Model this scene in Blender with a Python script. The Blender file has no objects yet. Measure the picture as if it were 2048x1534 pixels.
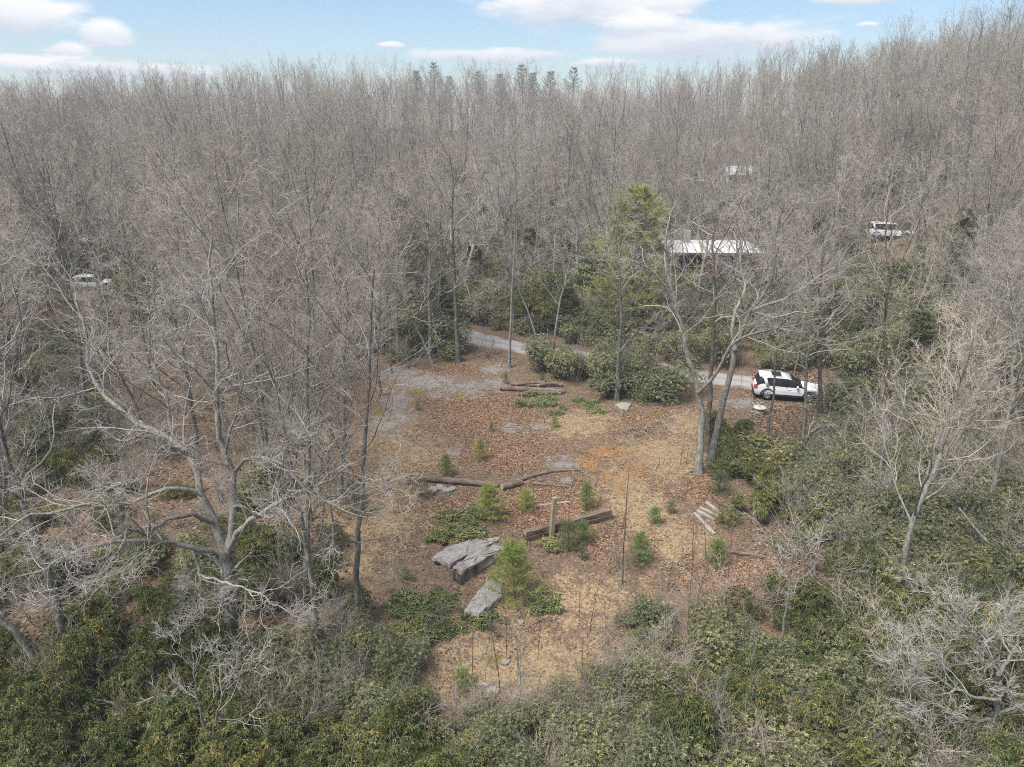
import bpy, math, random
import numpy as np
from mathutils import Vector, Matrix

sc = bpy.context.scene
COL = sc.collection
R = math.radians

# ---------------------------------------------------------------- camera
CAM = np.array([0.0, 0.0, 18.0])
PITCH = 20.0
FPX = 1462.0                       # focal length in photograph pixels (2048 wide)
cd = bpy.data.cameras.new('camera')
cam = bpy.data.objects.new('camera', cd)
COL.objects.link(cam)
cam.location = CAM
cam.rotation_euler = (R(90 - PITCH), 0, 0)
cd.sensor_fit = 'HORIZONTAL'
cd.angle = 2 * math.atan(1024 / FPX)
cd.clip_start = 0.1
cd.clip_end = 6000
sc.camera = cam

# ---------------------------------------------------------------- node helper
def nd(nt, typ, ins=None, **props):
    n = nt.nodes.new(typ)
    for k, v in props.items():
        setattr(n, k, v)
    for k, v in (ins or {}).items():
        s = n.inputs[k]
        if isinstance(v, bpy.types.NodeSocket):
            nt.links.new(v, s)
        else:
            s.default_value = v
    return n

def math_(nt, op, a, b=0.0, c=0.0, clamp=False):
    n = nd(nt, 'ShaderNodeMath', {0: a, 1: b, 2: c}, operation=op)
    n.use_clamp = clamp
    return n.outputs[0]

def mixc(nt, fac, a, b, mode='MIX'):
    n = nd(nt, 'ShaderNodeMix', data_type='RGBA', blend_type=mode)
    for i, v in ((0, fac), (6, a), (7, b)):
        if isinstance(v, bpy.types.NodeSocket):
            nt.links.new(v, n.inputs[i])
        else:
            n.inputs[i].default_value = v if i == 0 else (*v[:3], 1)
    return n.outputs[2]

def ramp(nt, fac, stops, interp='LINEAR'):
    n = nd(nt, 'ShaderNodeValToRGB', {0: fac})
    cr = n.color_ramp
    cr.interpolation = interp
    while len(cr.elements) < len(stops):
        cr.elements.new(0.5)
    for e, (p, c) in zip(cr.elements, stops):
        e.position = p
        e.color = (*c, 1) if len(c) == 3 else c
    return n.outputs[0]

def smap(nt, v, a, b):
    n = nd(nt, 'ShaderNodeMapRange', {0: v, 1: a, 2: b, 3: 0.0, 4: 1.0}, interpolation_type='SMOOTHSTEP')
    return n.outputs[0]

# ---------------------------------------------------------------- sky
SUN_EL, SUN_AZ = 60.0, 232.0       # high, behind the camera and to its left; azimuth clockwise from +Y
w = bpy.data.worlds.new('World')
sc.world = w
w.use_nodes = True
nt = w.node_tree
nt.nodes.clear()
sky = nd(nt, 'ShaderNodeTexSky', sky_type='NISHITA', sun_disc=False)
sky.sun_elevation = R(SUN_EL)
sky.sun_rotation = R(SUN_AZ)
sky.air_density = 1.0
sky.dust_density = 0.6
sky.ozone_density = 4.2
SKY_STRENGTH = 0.058
tc = nd(nt, 'ShaderNodeTexCoord')
dirv = tc.outputs['Generated']
sep = nd(nt, 'ShaderNodeSeparateXYZ', {0: dirv})
az = math_(nt, 'ARCTAN2', sep.outputs[0], sep.outputs[1])
el = math_(nt, 'ARCSINE', sep.outputs[2])
# cloud noise in direction space, stretched sideways
vec = nd(nt, 'ShaderNodeCombineXYZ', {0: az, 1: math_(nt, 'MULTIPLY', el, 3.2), 2: 0.0}).outputs[0]
n1 = nd(nt, 'ShaderNodeTexNoise', {'Vector': vec, 'Scale': 9.0, 'Detail': 7.0, 'Roughness': 0.58}).outputs[0]
n2 = nd(nt, 'ShaderNodeTexNoise', {'Vector': vec, 'Scale': 2.1, 'Detail': 6.0, 'Roughness': 0.55}).outputs[0]
nz = math_(nt, 'SUBTRACT', n1, 0.5)
def azel(u, v):
    d = np.array([u - 1024, FPX, -(v - 767)])
    p = R(PITCH)
    x, y, z = d[0], d[1] * math.cos(p) + d[2] * math.sin(p), -d[1] * math.sin(p) + d[2] * math.cos(p)
    return math.atan2(x, y), math.atan2(z, math.hypot(x, y))
CLOUDS = [(1215, 12, 250, 48), (1400, 78, 240, 42), (985, 112, 165, 17), (1215, 128, 85, 13), (25, 32, 100, 40),
          (215, 68, 52, 24), (132, 104, 38, 20), (90, 128, 120, 14), (250, 142, 150, 22), (1720, -4, 90, 12), (1735, 50, 22, 6),
          (780, 90, 26, 6)]
best = None
shade = None
for (u, v, wu, wv) in CLOUDS:
    a0, e0 = azel(u, v)
    sa, se = wu / FPX, wv / FPX
    dx = math_(nt, 'DIVIDE', math_(nt, 'SUBTRACT', az, a0), sa)
    dy = math_(nt, 'DIVIDE', math_(nt, 'SUBTRACT', el, e0), se)
    r = math_(nt, 'SQRT', math_(nt, 'ADD', math_(nt, 'MULTIPLY', dx, dx), math_(nt, 'MULTIPLY', dy, dy)))
    m = math_(nt, 'ADD', math_(nt, 'SUBTRACT', 1.0, r), math_(nt, 'MULTIPLY', nz, 1.9))
    s = math_(nt, 'MULTIPLY', dy, smap(nt, m, -0.2, 0.3))
    best = m if best is None else math_(nt, 'MAXIMUM', best, m)
    shade = s if shade is None else math_(nt, 'ADD', shade, s)
# broken cloud all round and overhead (the frame only sees the band above the ridge)
outside = math_(nt, 'MAXIMUM', smap(nt, el, R(10), R(22)), smap(nt, math_(nt, 'ABSOLUTE', az), R(36), R(55)))
gen = math_(nt, 'ADD', math_(nt, 'MULTIPLY', math_(nt, 'SUBTRACT', n2, 0.46), 3.5), math_(nt, 'MULTIPLY', nz, 0.8))
gen = math_(nt, 'ADD', gen, math_(nt, 'MULTIPLY', math_(nt, 'SUBTRACT', outside, 1.0), 4.0))
best = math_(nt, 'MAXIMUM', best, gen)
cmask = math_(nt, 'MULTIPLY', smap(nt, best, -0.05, 0.5), 0.93)
shade = math_(nt, 'ADD', shade, math_(nt, 'MULTIPLY', nz, 2.4))
ccol = ramp(nt, smap(nt, shade, -0.9, 0.75), [(0.0, (0.56, 0.62, 0.72)), (0.5, (0.78, 0.80, 0.85)), (1.0, (0.97, 0.95, 0.95))])
# thin high haze softens the blue
skyc = nd(nt, 'ShaderNodeBackground', {0: sky.outputs[0], 1: SKY_STRENGTH})
cldc = nd(nt, 'ShaderNodeBackground', {0: ccol, 1: 0.42})
mx = nd(nt, 'ShaderNodeMixShader', {0: cmask, 1: skyc.outputs[0], 2: cldc.outputs[0]})
out = nd(nt, 'ShaderNodeOutputWorld', {0: mx.outputs[0]})
w.cycles.sampling_method = 'MANUAL'
w.cycles.sample_map_resolution = 512

# ---------------------------------------------------------------- sun behind thin cloud
sd = bpy.data.lights.new('sun', 'SUN')
sd.energy = 2.5
sd.angle = R(28)
sd.color = (1.0, 0.95, 0.88)
sun = bpy.data.objects.new('sun', sd)
COL.objects.link(sun)
sx, sy, sz = math.sin(R(SUN_AZ)) * math.cos(R(SUN_EL)), math.cos(R(SUN_AZ)) * math.cos(R(SUN_EL)), math.sin(R(SUN_EL))
sun.rotation_euler = Vector((sx, sy, sz)).to_track_quat('Z', 'Y').to_euler()
sun.location = (0, 0, 80)

vs = sc.view_settings
vs.view_transform = 'Standard'
vs.look = 'None'
vs.gamma = 1
vs.use_curve_mapping = False
vs.exposure = 1.48
sc.cycles.use_denoising = False
sc.cycles.filter_width = 1.05
sc.cycles.max_bounces = 5
sc.cycles.diffuse_bounces = 2
sc.cycles.glossy_bounces = 2
sc.cycles.volume_bounces = 0
sc.cycles.caustics_reflective = False
sc.cycles.caustics_refractive = False

# ---------------------------------------------------------------- small numeric helpers
def sstep(a, b, x):
    t = np.clip((np.asarray(x, float) - a) / (b - a), 0, 1)
    return t * t * (3 - 2 * t)

def vnoise(x, y, s, seed=0):
    x = np.asarray(x, float) / s + 311.7 + seed * 17.31
    y = np.asarray(y, float) / s + 127.1 + seed * 9.77
    xi, yi = np.floor(x), np.floor(y)
    fx, fy = x - xi, y - yi
    fx, fy = fx * fx * (3 - 2 * fx), fy * fy * (3 - 2 * fy)
    def h(a, b):
        t = np.sin(a * 127.1 + b * 311.7 + seed * 74.7) * 43758.5453
        return t - np.floor(t)
    return (h(xi, yi) * (1 - fx) + h(xi + 1, yi) * fx) * (1 - fy) + (h(xi, yi + 1) * (1 - fx) + h(xi + 1, yi + 1) * fx) * fy

def norm(v):
    return v / np.maximum(np.linalg.norm(v, axis=-1, keepdims=True), 1e-9)

def height(x, y):
    x, y = np.asarray(x, float), np.asarray(y, float)
    h = -2.2 * (1 - sstep(10, 33, y))
    h = h + 1.2 * sstep(62, 110, y) + 11.0 * sstep(100, 255, y) - 26 * sstep(265, 430, y)
    h = h + 15.5 * sstep(36, 84, x) * sstep(38, 98, y) * (1 - 0.75 * sstep(120, 230, y)) * (1 - sstep(250, 700, x))
    h = h + 1.6 * sstep(-14, -45, x) * 0 + 0.9 * sstep(14, 30, x) * (1 - sstep(30, 44, y))
    calm = sstep(14, 34, np.hypot((x - 2) * 1.1, y - 36))
    h = h + (0.12 + 0.9 * calm) * (vnoise(x, y, 15, 1) - 0.5) + 0.25 * (vnoise(x, y, 4.2, 2) - 0.5) * (0.5 + 0.5 * calm)
    h = h + 6 * sstep(110, 200, y) * (vnoise(x, y, 60, 3) - 0.5)
    return h

PC, PS = math.cos(R(PITCH)), math.sin(R(PITCH))
def ray(u, v):
    d = np.array([u - 1024.0, FPX * PC - (v - 767.0) * PS, -FPX * PS - (v - 767.0) * PC])
    return d / np.linalg.norm(d)

def at(u, v, Y):
    """The point on the sight line of pixel (u, v) at distance Y ahead."""
    d = ray(u, v)
    return CAM + d * (Y / d[1])

def ground(u, v):
    """Where the sight line of pixel (u, v) meets the ground."""
    d = ray(u, v)
    t = np.arange(8, 420, 0.25)
    p = CAM + t[:, None] * d
    below = p[:, 2] < height(p[:, 0], p[:, 1])
    i = int(np.argmax(below)) if below.any() else len(t) - 1
    return p[i]

def pix(x, y, z):
    dx, dy, dz = np.asarray(x) - CAM[0], np.asarray(y) - CAM[1], np.asarray(z) - CAM[2]
    f = dy * PC - dz * PS
    up = dy * PS + dz * PC
    f = np.where(f < 0.5, 0.5, f)
    return 1024 + FPX * dx / f, 767 - FPX * up / f

# ---------------------------------------------------------------- mesh helpers
def make_mesh(name, verts, quads=None, tris=None, mats=(), qmat=None, tmat=None, col=None, smooth=True):
    verts = np.asarray(verts, np.float32).reshape(-1, 3)
    q = np.zeros((0, 4), np.int32) if quads is None else np.asarray(quads, np.int32).reshape(-1, 4)
    t = np.zeros((0, 3), np.int32) if tris is None else np.asarray(tris, np.int32).reshape(-1, 3)
    me = bpy.data.meshes.new(name)
    me.vertices.add(len(verts))
    me.vertices.foreach_set('co', verts.ravel())
    nl = q.size + t.size
    me.loops.add(nl)
    me.loops.foreach_set('vertex_index', np.concatenate([q.ravel(), t.ravel()]).astype(np.int32))
    me.polygons.add(len(q) + len(t))
    ls = np.concatenate([np.arange(len(q)) * 4, q.size + np.arange(len(t)) * 3]).astype(np.int32)
    me.polygons.foreach_set('loop_start', ls)
    me.polygons.foreach_set('use_smooth', np.full(len(q) + len(t), smooth, bool))
    if qmat is not None or tmat is not None:
        mi = np.concatenate([np.zeros(len(q), np.int32) if qmat is None else np.asarray(qmat, np.int32),
                             np.zeros(len(t), np.int32) if tmat is None else np.asarray(tmat, np.int32)])
        me.polygons.foreach_set('material_index', mi)
    if col is not None:
        a = me.color_attributes.new('col', 'FLOAT_COLOR', 'POINT')
        c = np.ones((len(verts), 4), np.float32)
        c[:, :3] = col
        a.data.foreach_set('color', c.ravel())
    for m in mats:
        me.materials.append(m)
    me.update(calc_edges=True)
    me.validate()
    return me

def link(name, data, parent=None, loc=None):
    o = bpy.data.objects.new(name, data)
    COL.objects.link(o)
    if parent is not None:
        o.parent = parent
    if loc is not None:
        o.location = loc
    return o

def tag(o, label=None, cat=None, group=None, kind=None):
    for k, v in (('label', label), ('category', cat), ('group', group), ('kind', kind)):
        if v:
            o[k] = v
    return o

def thing(name, label, cat, loc=(0, 0, 0), rz=0.0, group=None):
    o = link(name, None, None, loc)
    o.rotation_euler = (0, 0, rz)
    o.empty_display_size = 0.2
    return tag(o, label, cat, group)

class Geo:
    """Collects tubes, boxes and faces for one mesh."""
    def __init__(s):
        s.v, s.q, s.t, s.n = [], [], [], 0
    def add(s, v, q=None, t=None):
        v = np.asarray(v, float).reshape(-1, 3)
        if q is not None:
            s.q.append(np.asarray(q, int).reshape(-1, 4) + s.n)
        if t is not None:
            s.t.append(np.asarray(t, int).reshape(-1, 3) + s.n)
        s.v.append(v)
        s.n += len(v)
        return s
    def tubes(s, P, Rr, k, cap=False):
        P, Rr = np.asarray(P, float), np.asarray(Rr, float)
        N, n, _ = P.shape
        T = norm(np.gradient(P, axis=1))
        mean = norm(P[:, -1] - P[:, 0])
        ref = np.where(np.abs(mean[:, 2:3]) > 0.8, np.array([[1.0, 0, 0]]), np.array([[0, 0, 1.0]]))
        U = norm(ref[:, None] - (ref[:, None] * T).sum(-1, keepdims=True) * T)
        V = np.cross(T, U)
        a = np.arange(k) * 2 * np.pi / k
        ring = P[:, :, None] + Rr[:, :, None, None] * (np.cos(a)[None, None, :, None] * U[:, :, None] + np.sin(a)[None, None, :, None] * V[:, :, None])
        idx = np.arange(N * n * k).reshape(N, n, k)
        A, B = idx[:, :-1], idx[:, 1:]
        q = np.stack([A, np.roll(A, -1, 2), np.roll(B, -1, 2), B], -1).reshape(-1, 4)
        s.add(ring, q)
        if cap:
            for row in (idx[:, 0, ::-1], idx[:, -1]):
                for j in range(1, k - 1):
                    s.t.append(np.stack([row[:, 0], row[:, j], row[:, j + 1]], -1) + s.n - N * n * k)
        return s
    def box(s, c, d, rot=None):
        """Box of centre c and full size d; rot a 3x3 matrix."""
        b = np.array([[x, y, z] for x in (-.5, .5) for y in (-.5, .5) for z in (-.5, .5)]) * np.asarray(d, float)
        if rot is not None:
            b = b @ np.asarray(rot).T
        return s.add(b + np.asarray(c, float), [[0, 1, 3, 2], [4, 6, 7, 5], [0, 4, 5, 1], [2, 3, 7, 6], [0, 2, 6, 4], [1, 5, 7, 3]])
    def prism(s, poly, z0, z1, axis=2):
        """Extrude a polygon [(a, b)] between z0 and z1 along axis."""
        n = len(poly)
        P = []
        for z in (z0, z1):
            for a, b in poly:
                P.append({2: (a, b, z), 1: (a, z, b), 0: (z, a, b)}[axis])
        q = [[i, (i + 1) % n, n + (i + 1) % n, n + i] for i in range(n)]
        t = [[0, j + 1, j] for j in range(1, n - 1)] + [[n, n + j, n + j + 1] for j in range(1, n - 1)]
        return s.add(P, q, t)
    def arrays(s):
        v = np.concatenate(s.v) if s.v else np.zeros((0, 3))
        q = np.concatenate(s.q) if s.q else None
        t = np.concatenate(s.t) if s.t else None
        return v, q, t
    def mesh(s, name, mats, smooth=False, col=None):
        v, q, t = s.arrays()
        return make_mesh(name, v, q, t, mats if isinstance(mats, (list, tuple)) else [mats], smooth=smooth, col=col)
    def obj(s, name, m, parent=None, smooth=False, bevel=0.0):
        o = link(name, s.mesh(name, m, smooth), parent)
        if bevel:
            b = o.modifiers.new('bevel', 'BEVEL')
            b.width = bevel
            b.segments = 2
            b.limit_method = 'ANGLE'
        return o

# ---------------------------------------------------------------- materials
def new_mat(name, rough=0.85, spec=0.3):
    m = bpy.data.materials.new(name)
    m.use_nodes = True
    t = m.node_tree
    b = t.nodes['Principled BSDF']
    b.inputs['Roughness'].default_value = rough
    b.inputs['Specular IOR Level'].default_value = spec
    return m, t, b

def flat_mat(name, c, rough=0.5, spec=0.4, metal=0.0, var=0.15, scale=4.0):
    m, t, b = new_mat(name, rough, spec)
    b.inputs['Metallic'].default_value = metal
    co = nd(t, 'ShaderNodeTexCoord').outputs['Object']
    n = nd(t, 'ShaderNodeTexNoise', {'Vector': co, 'Scale': scale, 'Detail': 5.0}).outputs[0]
    t.links.new(ramp(t, n, [(0.3, tuple(x * (1 - var) for x in c)), (0.7, tuple(min(1, x * (1 + var)) for x in c))]), b.inputs['Base Color'])
    return m

def bump(t, b, h, strength, dist):
    n = nd(t, 'ShaderNodeBump', {'Height': h, 'Strength': strength, 'Distance': dist})
    t.links.new(n.outputs[0], b.inputs['Normal'])

def bark_mat(name, dark, mid, pale, lichen=0.5):
    m, t, b = new_mat(name, 0.92, 0.15)
    co = nd(t, 'ShaderNodeTexCoord').outputs['Object']
    mp = nd(t, 'ShaderNodeMapping', {'Vector': co, 'Scale': (7, 7, 2.2)}).outputs[0]
    n = nd(t, 'ShaderNodeTexNoise', {'Vector': mp, 'Scale': 1.6, 'Detail': 6.0, 'Roughness': 0.65}).outputs[0]
    c = ramp(t, n, [(0.3, dark), (0.55, mid), (0.8, pale)])
    l = nd(t, 'ShaderNodeTexNoise', {'Vector': co, 'Scale': 2.3, 'Detail': 4.0, 'Roughness': 0.7}).outputs[0]
    lm = math_(t, 'MULTIPLY', smap(t, l, 0.5, 0.62), lichen)
    c = mixc(t, lm, c, (0.33, 0.345, 0.30))
    rnd = nd(t, 'ShaderNodeObjectInfo').outputs['Random']
    c = mixc(t, 1.0, c, ramp(t, rnd, [(0, (0.72, 0.70, 0.68)), (0.5, (1, 0.98, 0.95)), (1, (1.2, 1.16, 1.08))]), 'MULTIPLY')
    t.links.new(c, b.inputs['Base Color'])
    bump(t, b, n, 1.0, 0.05)
    return m

def twig_mat(name, stops):
    m, t, b = new_mat(name, 0.8, 0.2)
    rnd = nd(t, 'ShaderNodeObjectInfo').outputs['Random']
    co = nd(t, 'ShaderNodeTexCoord').outputs['Object']
    n = nd(t, 'ShaderNodeTexNoise', {'Vector': co, 'Scale': 1.2, 'Detail': 2.0}).outputs[0]
    f = math_(t, 'ADD', math_(t, 'MULTIPLY', rnd, 0.7), math_(t, 'MULTIPLY', math_(t, 'SUBTRACT', n, 0.35), 0.8), clamp=True)
    t.links.new(ramp(t, f, stops), b.inputs['Base Color'])
    return m

def leaf_mat(name, rough=0.45, spec=0.5, trans=0.12):
    m, t, b = new_mat(name, rough, spec)
    a = nd(t, 'ShaderNodeAttribute', attribute_name='col').outputs['Color']
    rnd = nd(t, 'ShaderNodeObjectInfo').outputs['Random']
    c = mixc(t, 1.0, a, ramp(t, rnd, [(0, (0.75, 0.82, 0.8)), (0.6, (1, 1, 1)), (1, (1.25, 1.15, 1.0))]), 'MULTIPLY')
    t.links.new(c, b.inputs['Base Color'])
    if trans:
        tr = nd(t, 'ShaderNodeBsdfTranslucent', {0: c})
        ms = nd(t, 'ShaderNodeMixShader', {0: trans, 1: b.outputs[0], 2: tr.outputs[0]})
        t.links.new(ms.outputs[0], t.nodes['Material Output'].inputs[0])
    return m

M_BARK = bark_mat('grey_bark', (0.055, 0.05, 0.044), (0.165, 0.157, 0.143), (0.31, 0.303, 0.283), 0.55)
M_BARKP = bark_mat('pale_bark', (0.085, 0.08, 0.07), (0.24, 0.232, 0.214), (0.42, 0.415, 0.39), 0.55)
M_BARKD = bark_mat('dark_bark', (0.05, 0.042, 0.036), (0.12, 0.10, 0.085), (0.22, 0.20, 0.18), 0.3)
M_TWIG = twig_mat('twig', [(0.0, (0.17, 0.15, 0.122)), (0.3, (0.31, 0.265, 0.213)), (0.55, (0.345, 0.322, 0.278)), (0.75, (0.42, 0.352, 0.282)), (1.0, (0.48, 0.44, 0.37))])
M_TWIGP = twig_mat('pale_twig', [(0.0, (0.26, 0.235, 0.205)), (0.5, (0.34, 0.315, 0.28)), (1.0, (0.42, 0.395, 0.355))])
M_RHODO = leaf_mat('rhododendron_leaf', 0.5, 0.28)
M_LAUREL = leaf_mat('laurel_leaf', 0.42, 0.4)
M_NEEDLE = leaf_mat('pine_needle', 0.55, 0.3, 0.35)
M_LITTER = leaf_mat('dead_leaf', 0.75, 0.25, 0.1)

# ================================================================ the setting
# ground masks: blobs given where the photograph shows them, evaluated on the ground itself
def blobs(U, V, lst):
    m = np.full(np.shape(U), -9.0)
    for (u, v, ru, rv) in lst:
        m = np.maximum(m, 1 - np.sqrt(((U - u) / ru) ** 2 + ((V - v) / rv) ** 2))
    return m
GRAVEL = [(795, 748, 60, 20), (850, 765, 85, 24), (905, 785, 75, 20), (795, 805, 45, 38), (770, 850, 40, 30), (985, 738, 34, 13), (988, 768, 30, 16),
          (940, 772, 50, 10), (1020, 856, 26, 13), (1078, 855, 16, 7), (1122, 925, 38, 15), (1132, 960, 17, 9), (808, 838, 22, 13),
          (905, 905, 20, 9), (1500, 806, 70, 13), (735, 735, 50, 20), (1345, 850, 18, 6)]
CLAY = [(1215, 957, 34, 17), (1240, 978, 24, 22), (1175, 925, 55, 22), (1215, 905, 70, 20), (1270, 940, 50, 30)]
MOSS = [(838, 786, 20, 10), (916, 791, 20, 8), (832, 806, 22, 8), (700, 1250, 42, 26), (690, 1112, 16, 12), (640, 1190, 25, 12),
        (758, 822, 16, 14), (1315, 823, 26, 8), (1235, 800, 16, 8), (990, 1320, 30, 16), (760, 1290, 26, 14), (1125, 758, 14, 6)]
STRAW = [(1330, 905, 120, 75), (1370, 850, 60, 40), (1255, 990, 70, 90), (1160, 850, 110, 32), (800, 905, 110, 60), (750, 1040, 130, 80), (1120, 1200, 190, 60), (1060, 1330, 220, 80),
         (1280, 1020, 70, 70), (1350, 1080, 80, 60), (700, 1130, 80, 60), (960, 1290, 120, 40)]
RED = [(980, 830, 110, 50), (900, 800, 60, 22), (1020, 900, 110, 45), (1100, 1020, 140, 60), (1240, 1090, 90, 40), (1290, 850, 60, 30),
       (1480, 1160, 110, 60), (1400, 970, 40, 40), (940, 1020, 60, 40), (870, 740, 90, 14)]

def mask(x, y, lst):
    U, V = pix(x, y, height(x, y))
    return blobs(U, V, lst)

xs = np.unique(np.round(np.concatenate([-np.geomspace(60, 2600, 34)[::-1], np.arange(-60, -24, 0.9), np.arange(-24, 30, 0.3), np.arange(30, 80, 0.9), np.geomspace(80, 2600, 30)]), 3))
ys = np.unique(np.round(np.concatenate([-np.geomspace(10, 800, 14)[::-1], np.arange(-8, 12, 1.5), np.arange(12, 63, 0.3), np.arange(63, 120, 0.9), np.arange(120, 270, 3.0), np.geomspace(270, 3000, 26)]), 3))
X, Y = np.meshgrid(xs, ys)
Z = height(X, Y)
nx, ny = len(xs), len(ys)
idx = np.arange(nx * ny).reshape(ny, nx)
quads = np.stack([idx[:-1, :-1], idx[:-1, 1:], idx[1:, 1:], idx[1:, :-1]], -1).reshape(-1, 4)

def ground_material():
    m, t, b = new_mat('forest_floor', 0.95, 0.12)
    g = nd(t, 'ShaderNodeNewGeometry').outputs['Position']
    def noise(s, d=5.0, r=0.6):
        return nd(t, 'ShaderNodeTexNoise', {'Vector': g, 'Scale': s, 'Detail': d, 'Roughness': r}).outputs[0]
    fine, mid, big = noise(9.0, 6.0, 0.7), noise(1.7), noise(0.22)
    vor = nd(t, 'ShaderNodeTexVoronoi', {'Vector': g, 'Scale': 11.0}).outputs['Color']
    vs_ = nd(t, 'ShaderNodeSeparateColor', {0: vor}).outputs[0]
    litter = ramp(t, vs_, [(0.0, (0.06, 0.042, 0.029)), (0.4, (0.15, 0.102, 0.066)), (0.75, (0.24, 0.165, 0.104)), (1.0, (0.36, 0.262, 0.17))])
    litter = mixc(t, smap(t, big, 0.4, 0.62), litter, mixc(t, 0.5, litter, (0.17, 0.12, 0.085)))
    litter = mixc(t, 0.6, litter, ramp(t, fine, [(0.25, (0.05, 0.035, 0.026)), (0.75, (0.21, 0.15, 0.108))]))
    def msk(nm, w_, lo, hi):
        a = nd(t, 'ShaderNodeAttribute', attribute_name=nm).outputs['Fac']
        n_ = math_(t, 'ADD', math_(t, 'MULTIPLY', math_(t, 'SUBTRACT', mid, 0.5), w_), math_(t, 'MULTIPLY', math_(t, 'SUBTRACT', fine, 0.5), w_))
        return smap(t, math_(t, 'ADD', a, n_), lo, hi)
    red = ramp(t, vs_, [(0.0, (0.10, 0.055, 0.035)), (0.5, (0.22, 0.125, 0.076)), (1.0, (0.37, 0.235, 0.15))])
    straw = ramp(t, fine, [(0.25, (0.14, 0.098, 0.056)), (0.5, (0.29, 0.21, 0.122)), (0.78, (0.46, 0.355, 0.22))])
    clay = ramp(t, fine, [(0.3, (0.19, 0.098, 0.042)), (0.7, (0.35, 0.19, 0.085))])
    moss = ramp(t, fine, [(0.3, (0.09, 0.085, 0.02)), (0.7, (0.24, 0.20, 0.05))])
    grav = ramp(t, fine, [(0.3, (0.115, 0.108, 0.10)), (0.55, (0.215, 0.206, 0.195)), (0.8, (0.33, 0.318, 0.305))])
    c = mixc(t, msk('red', 2.8, -0.05, 0.8), litter, red)
    c = mixc(t, msk('straw', 3.4, -0.05, 0.9), c, straw)
    c = mixc(t, msk('clay', 2.8, 0.2, 0.9), c, clay)
    c = mixc(t, msk('gravel', 3.4, 0.05, 0.8), c, grav)
    c = mixc(t, msk('moss', 1.6, 0.1, 0.6), c, moss)
    t.links.new(c, b.inputs['Base Color'])
    bump(t, b, math_(t, 'ADD', fine, math_(t, 'MULTIPLY', vs_, 0.5)), 0.7, 0.06)
    return m
M_GROUND = ground_material()
me = make_mesh('ground', np.stack([X, Y, Z], -1), quads, mats=[M_GROUND])
fx, fy = X.ravel(), Y.ravel()
near = (fy > 10) & (fy < 75) & (np.abs(fx) < 60)
for nm, lst in (('gravel', GRAVEL), ('clay', CLAY), ('moss', MOSS), ('straw', STRAW), ('red', RED)):
    a = me.attributes.new(nm, 'FLOAT', 'POINT')
    v = np.full(len(fx), -3.0, np.float32)
    v[near] = np.clip(mask(fx[near], fy[near], lst), -3, 1)
    a.data.foreach_set('value', v)
tag(link('ground', me), 'leaf-strewn brown forest floor of the clearing and wooded slopes', 'ground', kind='structure')

# ---- gravel road and farther track, draped strips a few centimetres proud of the ground
def strip(name, pts, width, m, label, lift=0.05):
    P = np.array([ground(u, v) for u, v in pts])
    P = np.array(P)[:, :2]
    d = np.concatenate([[0], np.cumsum(np.linalg.norm(np.diff(P, axis=0), axis=1))])
    s = np.arange(0, d[-1], 0.6)
    C = np.stack([np.interp(s, d, P[:, 0]), np.interp(s, d, P[:, 1])], -1)
    for _ in range(12):
        C[1:-1] = (C[:-2] + 2 * C[1:-1] + C[2:]) / 4
    T = norm(np.gradient(C, axis=0))
    Nn = np.stack([-T[:, 1], T[:, 0]], -1)
    k = 9
    o = np.linspace(-1, 1, k)
    wv = width / 2 * (1 + 0.3 * (vnoise(s, s * 0, 2.2, 7) - 0.5) * 2)
    XY = C[:, None] + Nn[:, None] * (o[None, :, None] * wv[:, None, None])
    zz = height(XY[..., 0], XY[..., 1]) + lift * (1 - (np.abs(o) > 0.95) * 2.2) + 0.03 * (1 - o ** 2)
    idx = np.arange(len(s) * k).reshape(len(s), k)
    q = np.stack([idx[:-1, :-1], idx[1:, :-1], idx[1:, 1:], idx[:-1, 1:]], -1).reshape(-1, 4)
    me = make_mesh(name, np.concatenate([XY, zz[..., None]], -1), q, mats=[m])
    a = me.attributes.new('across', 'FLOAT', 'POINT')
    a.data.foreach_set('value', np.tile(o, len(s)).astype(np.float32))
    tag(link(name, me), label, 'road', kind='structure')
    return C

def road_mat(name, c0, c1, c2):
    m, t, b = new_mat(name, 0.9, 0.2)
    g = nd(t, 'ShaderNodeNewGeometry').outputs['Position']
    n = nd(t, 'ShaderNodeTexNoise', {'Vector': g, 'Scale': 7.0, 'Detail': 7.0, 'Roughness': 0.75}).outputs[0]
    n2_ = nd(t, 'ShaderNodeTexNoise', {'Vector': g, 'Scale': 0.7, 'Detail': 4.0}).outputs[0]
    c = ramp(t, n, [(0.3, c0), (0.55, c1), (0.8, c2)])
    a = nd(t, 'ShaderNodeAttribute', attribute_name='across').outputs['Fac']
    e = math_(t, 'ADD', math_(t, 'ABSOLUTE', a), math_(t, 'MULTIPLY', math_(t, 'SUBTRACT', n2_, 0.5), 1.1))
    c = mixc(t, smap(t, e, 0.5, 0.95), c, (0.17, 0.125, 0.09))
    ctr = smap(t, math_(t, 'ADD', math_(t, 'ABSOLUTE', a), math_(t, 'MULTIPLY', n2_, 0.3)), 0.32, 0.16)
    c = mixc(t, math_(t, 'MULTIPLY', ctr, 0.7), c, (0.22, 0.19, 0.15))
    t.links.new(c, b.inputs['Base Color'])
    bump(t, b, n, 0.6, 0.05)
    return m
M_ROAD = road_mat('road_gravel', (0.20, 0.195, 0.19), (0.32, 0.315, 0.305), (0.44, 0.435, 0.42))
M_TRACK = road_mat('track_dirt', (0.16, 0.13, 0.10), (0.28, 0.24, 0.20), (0.40, 0.36, 0.31))
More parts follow.
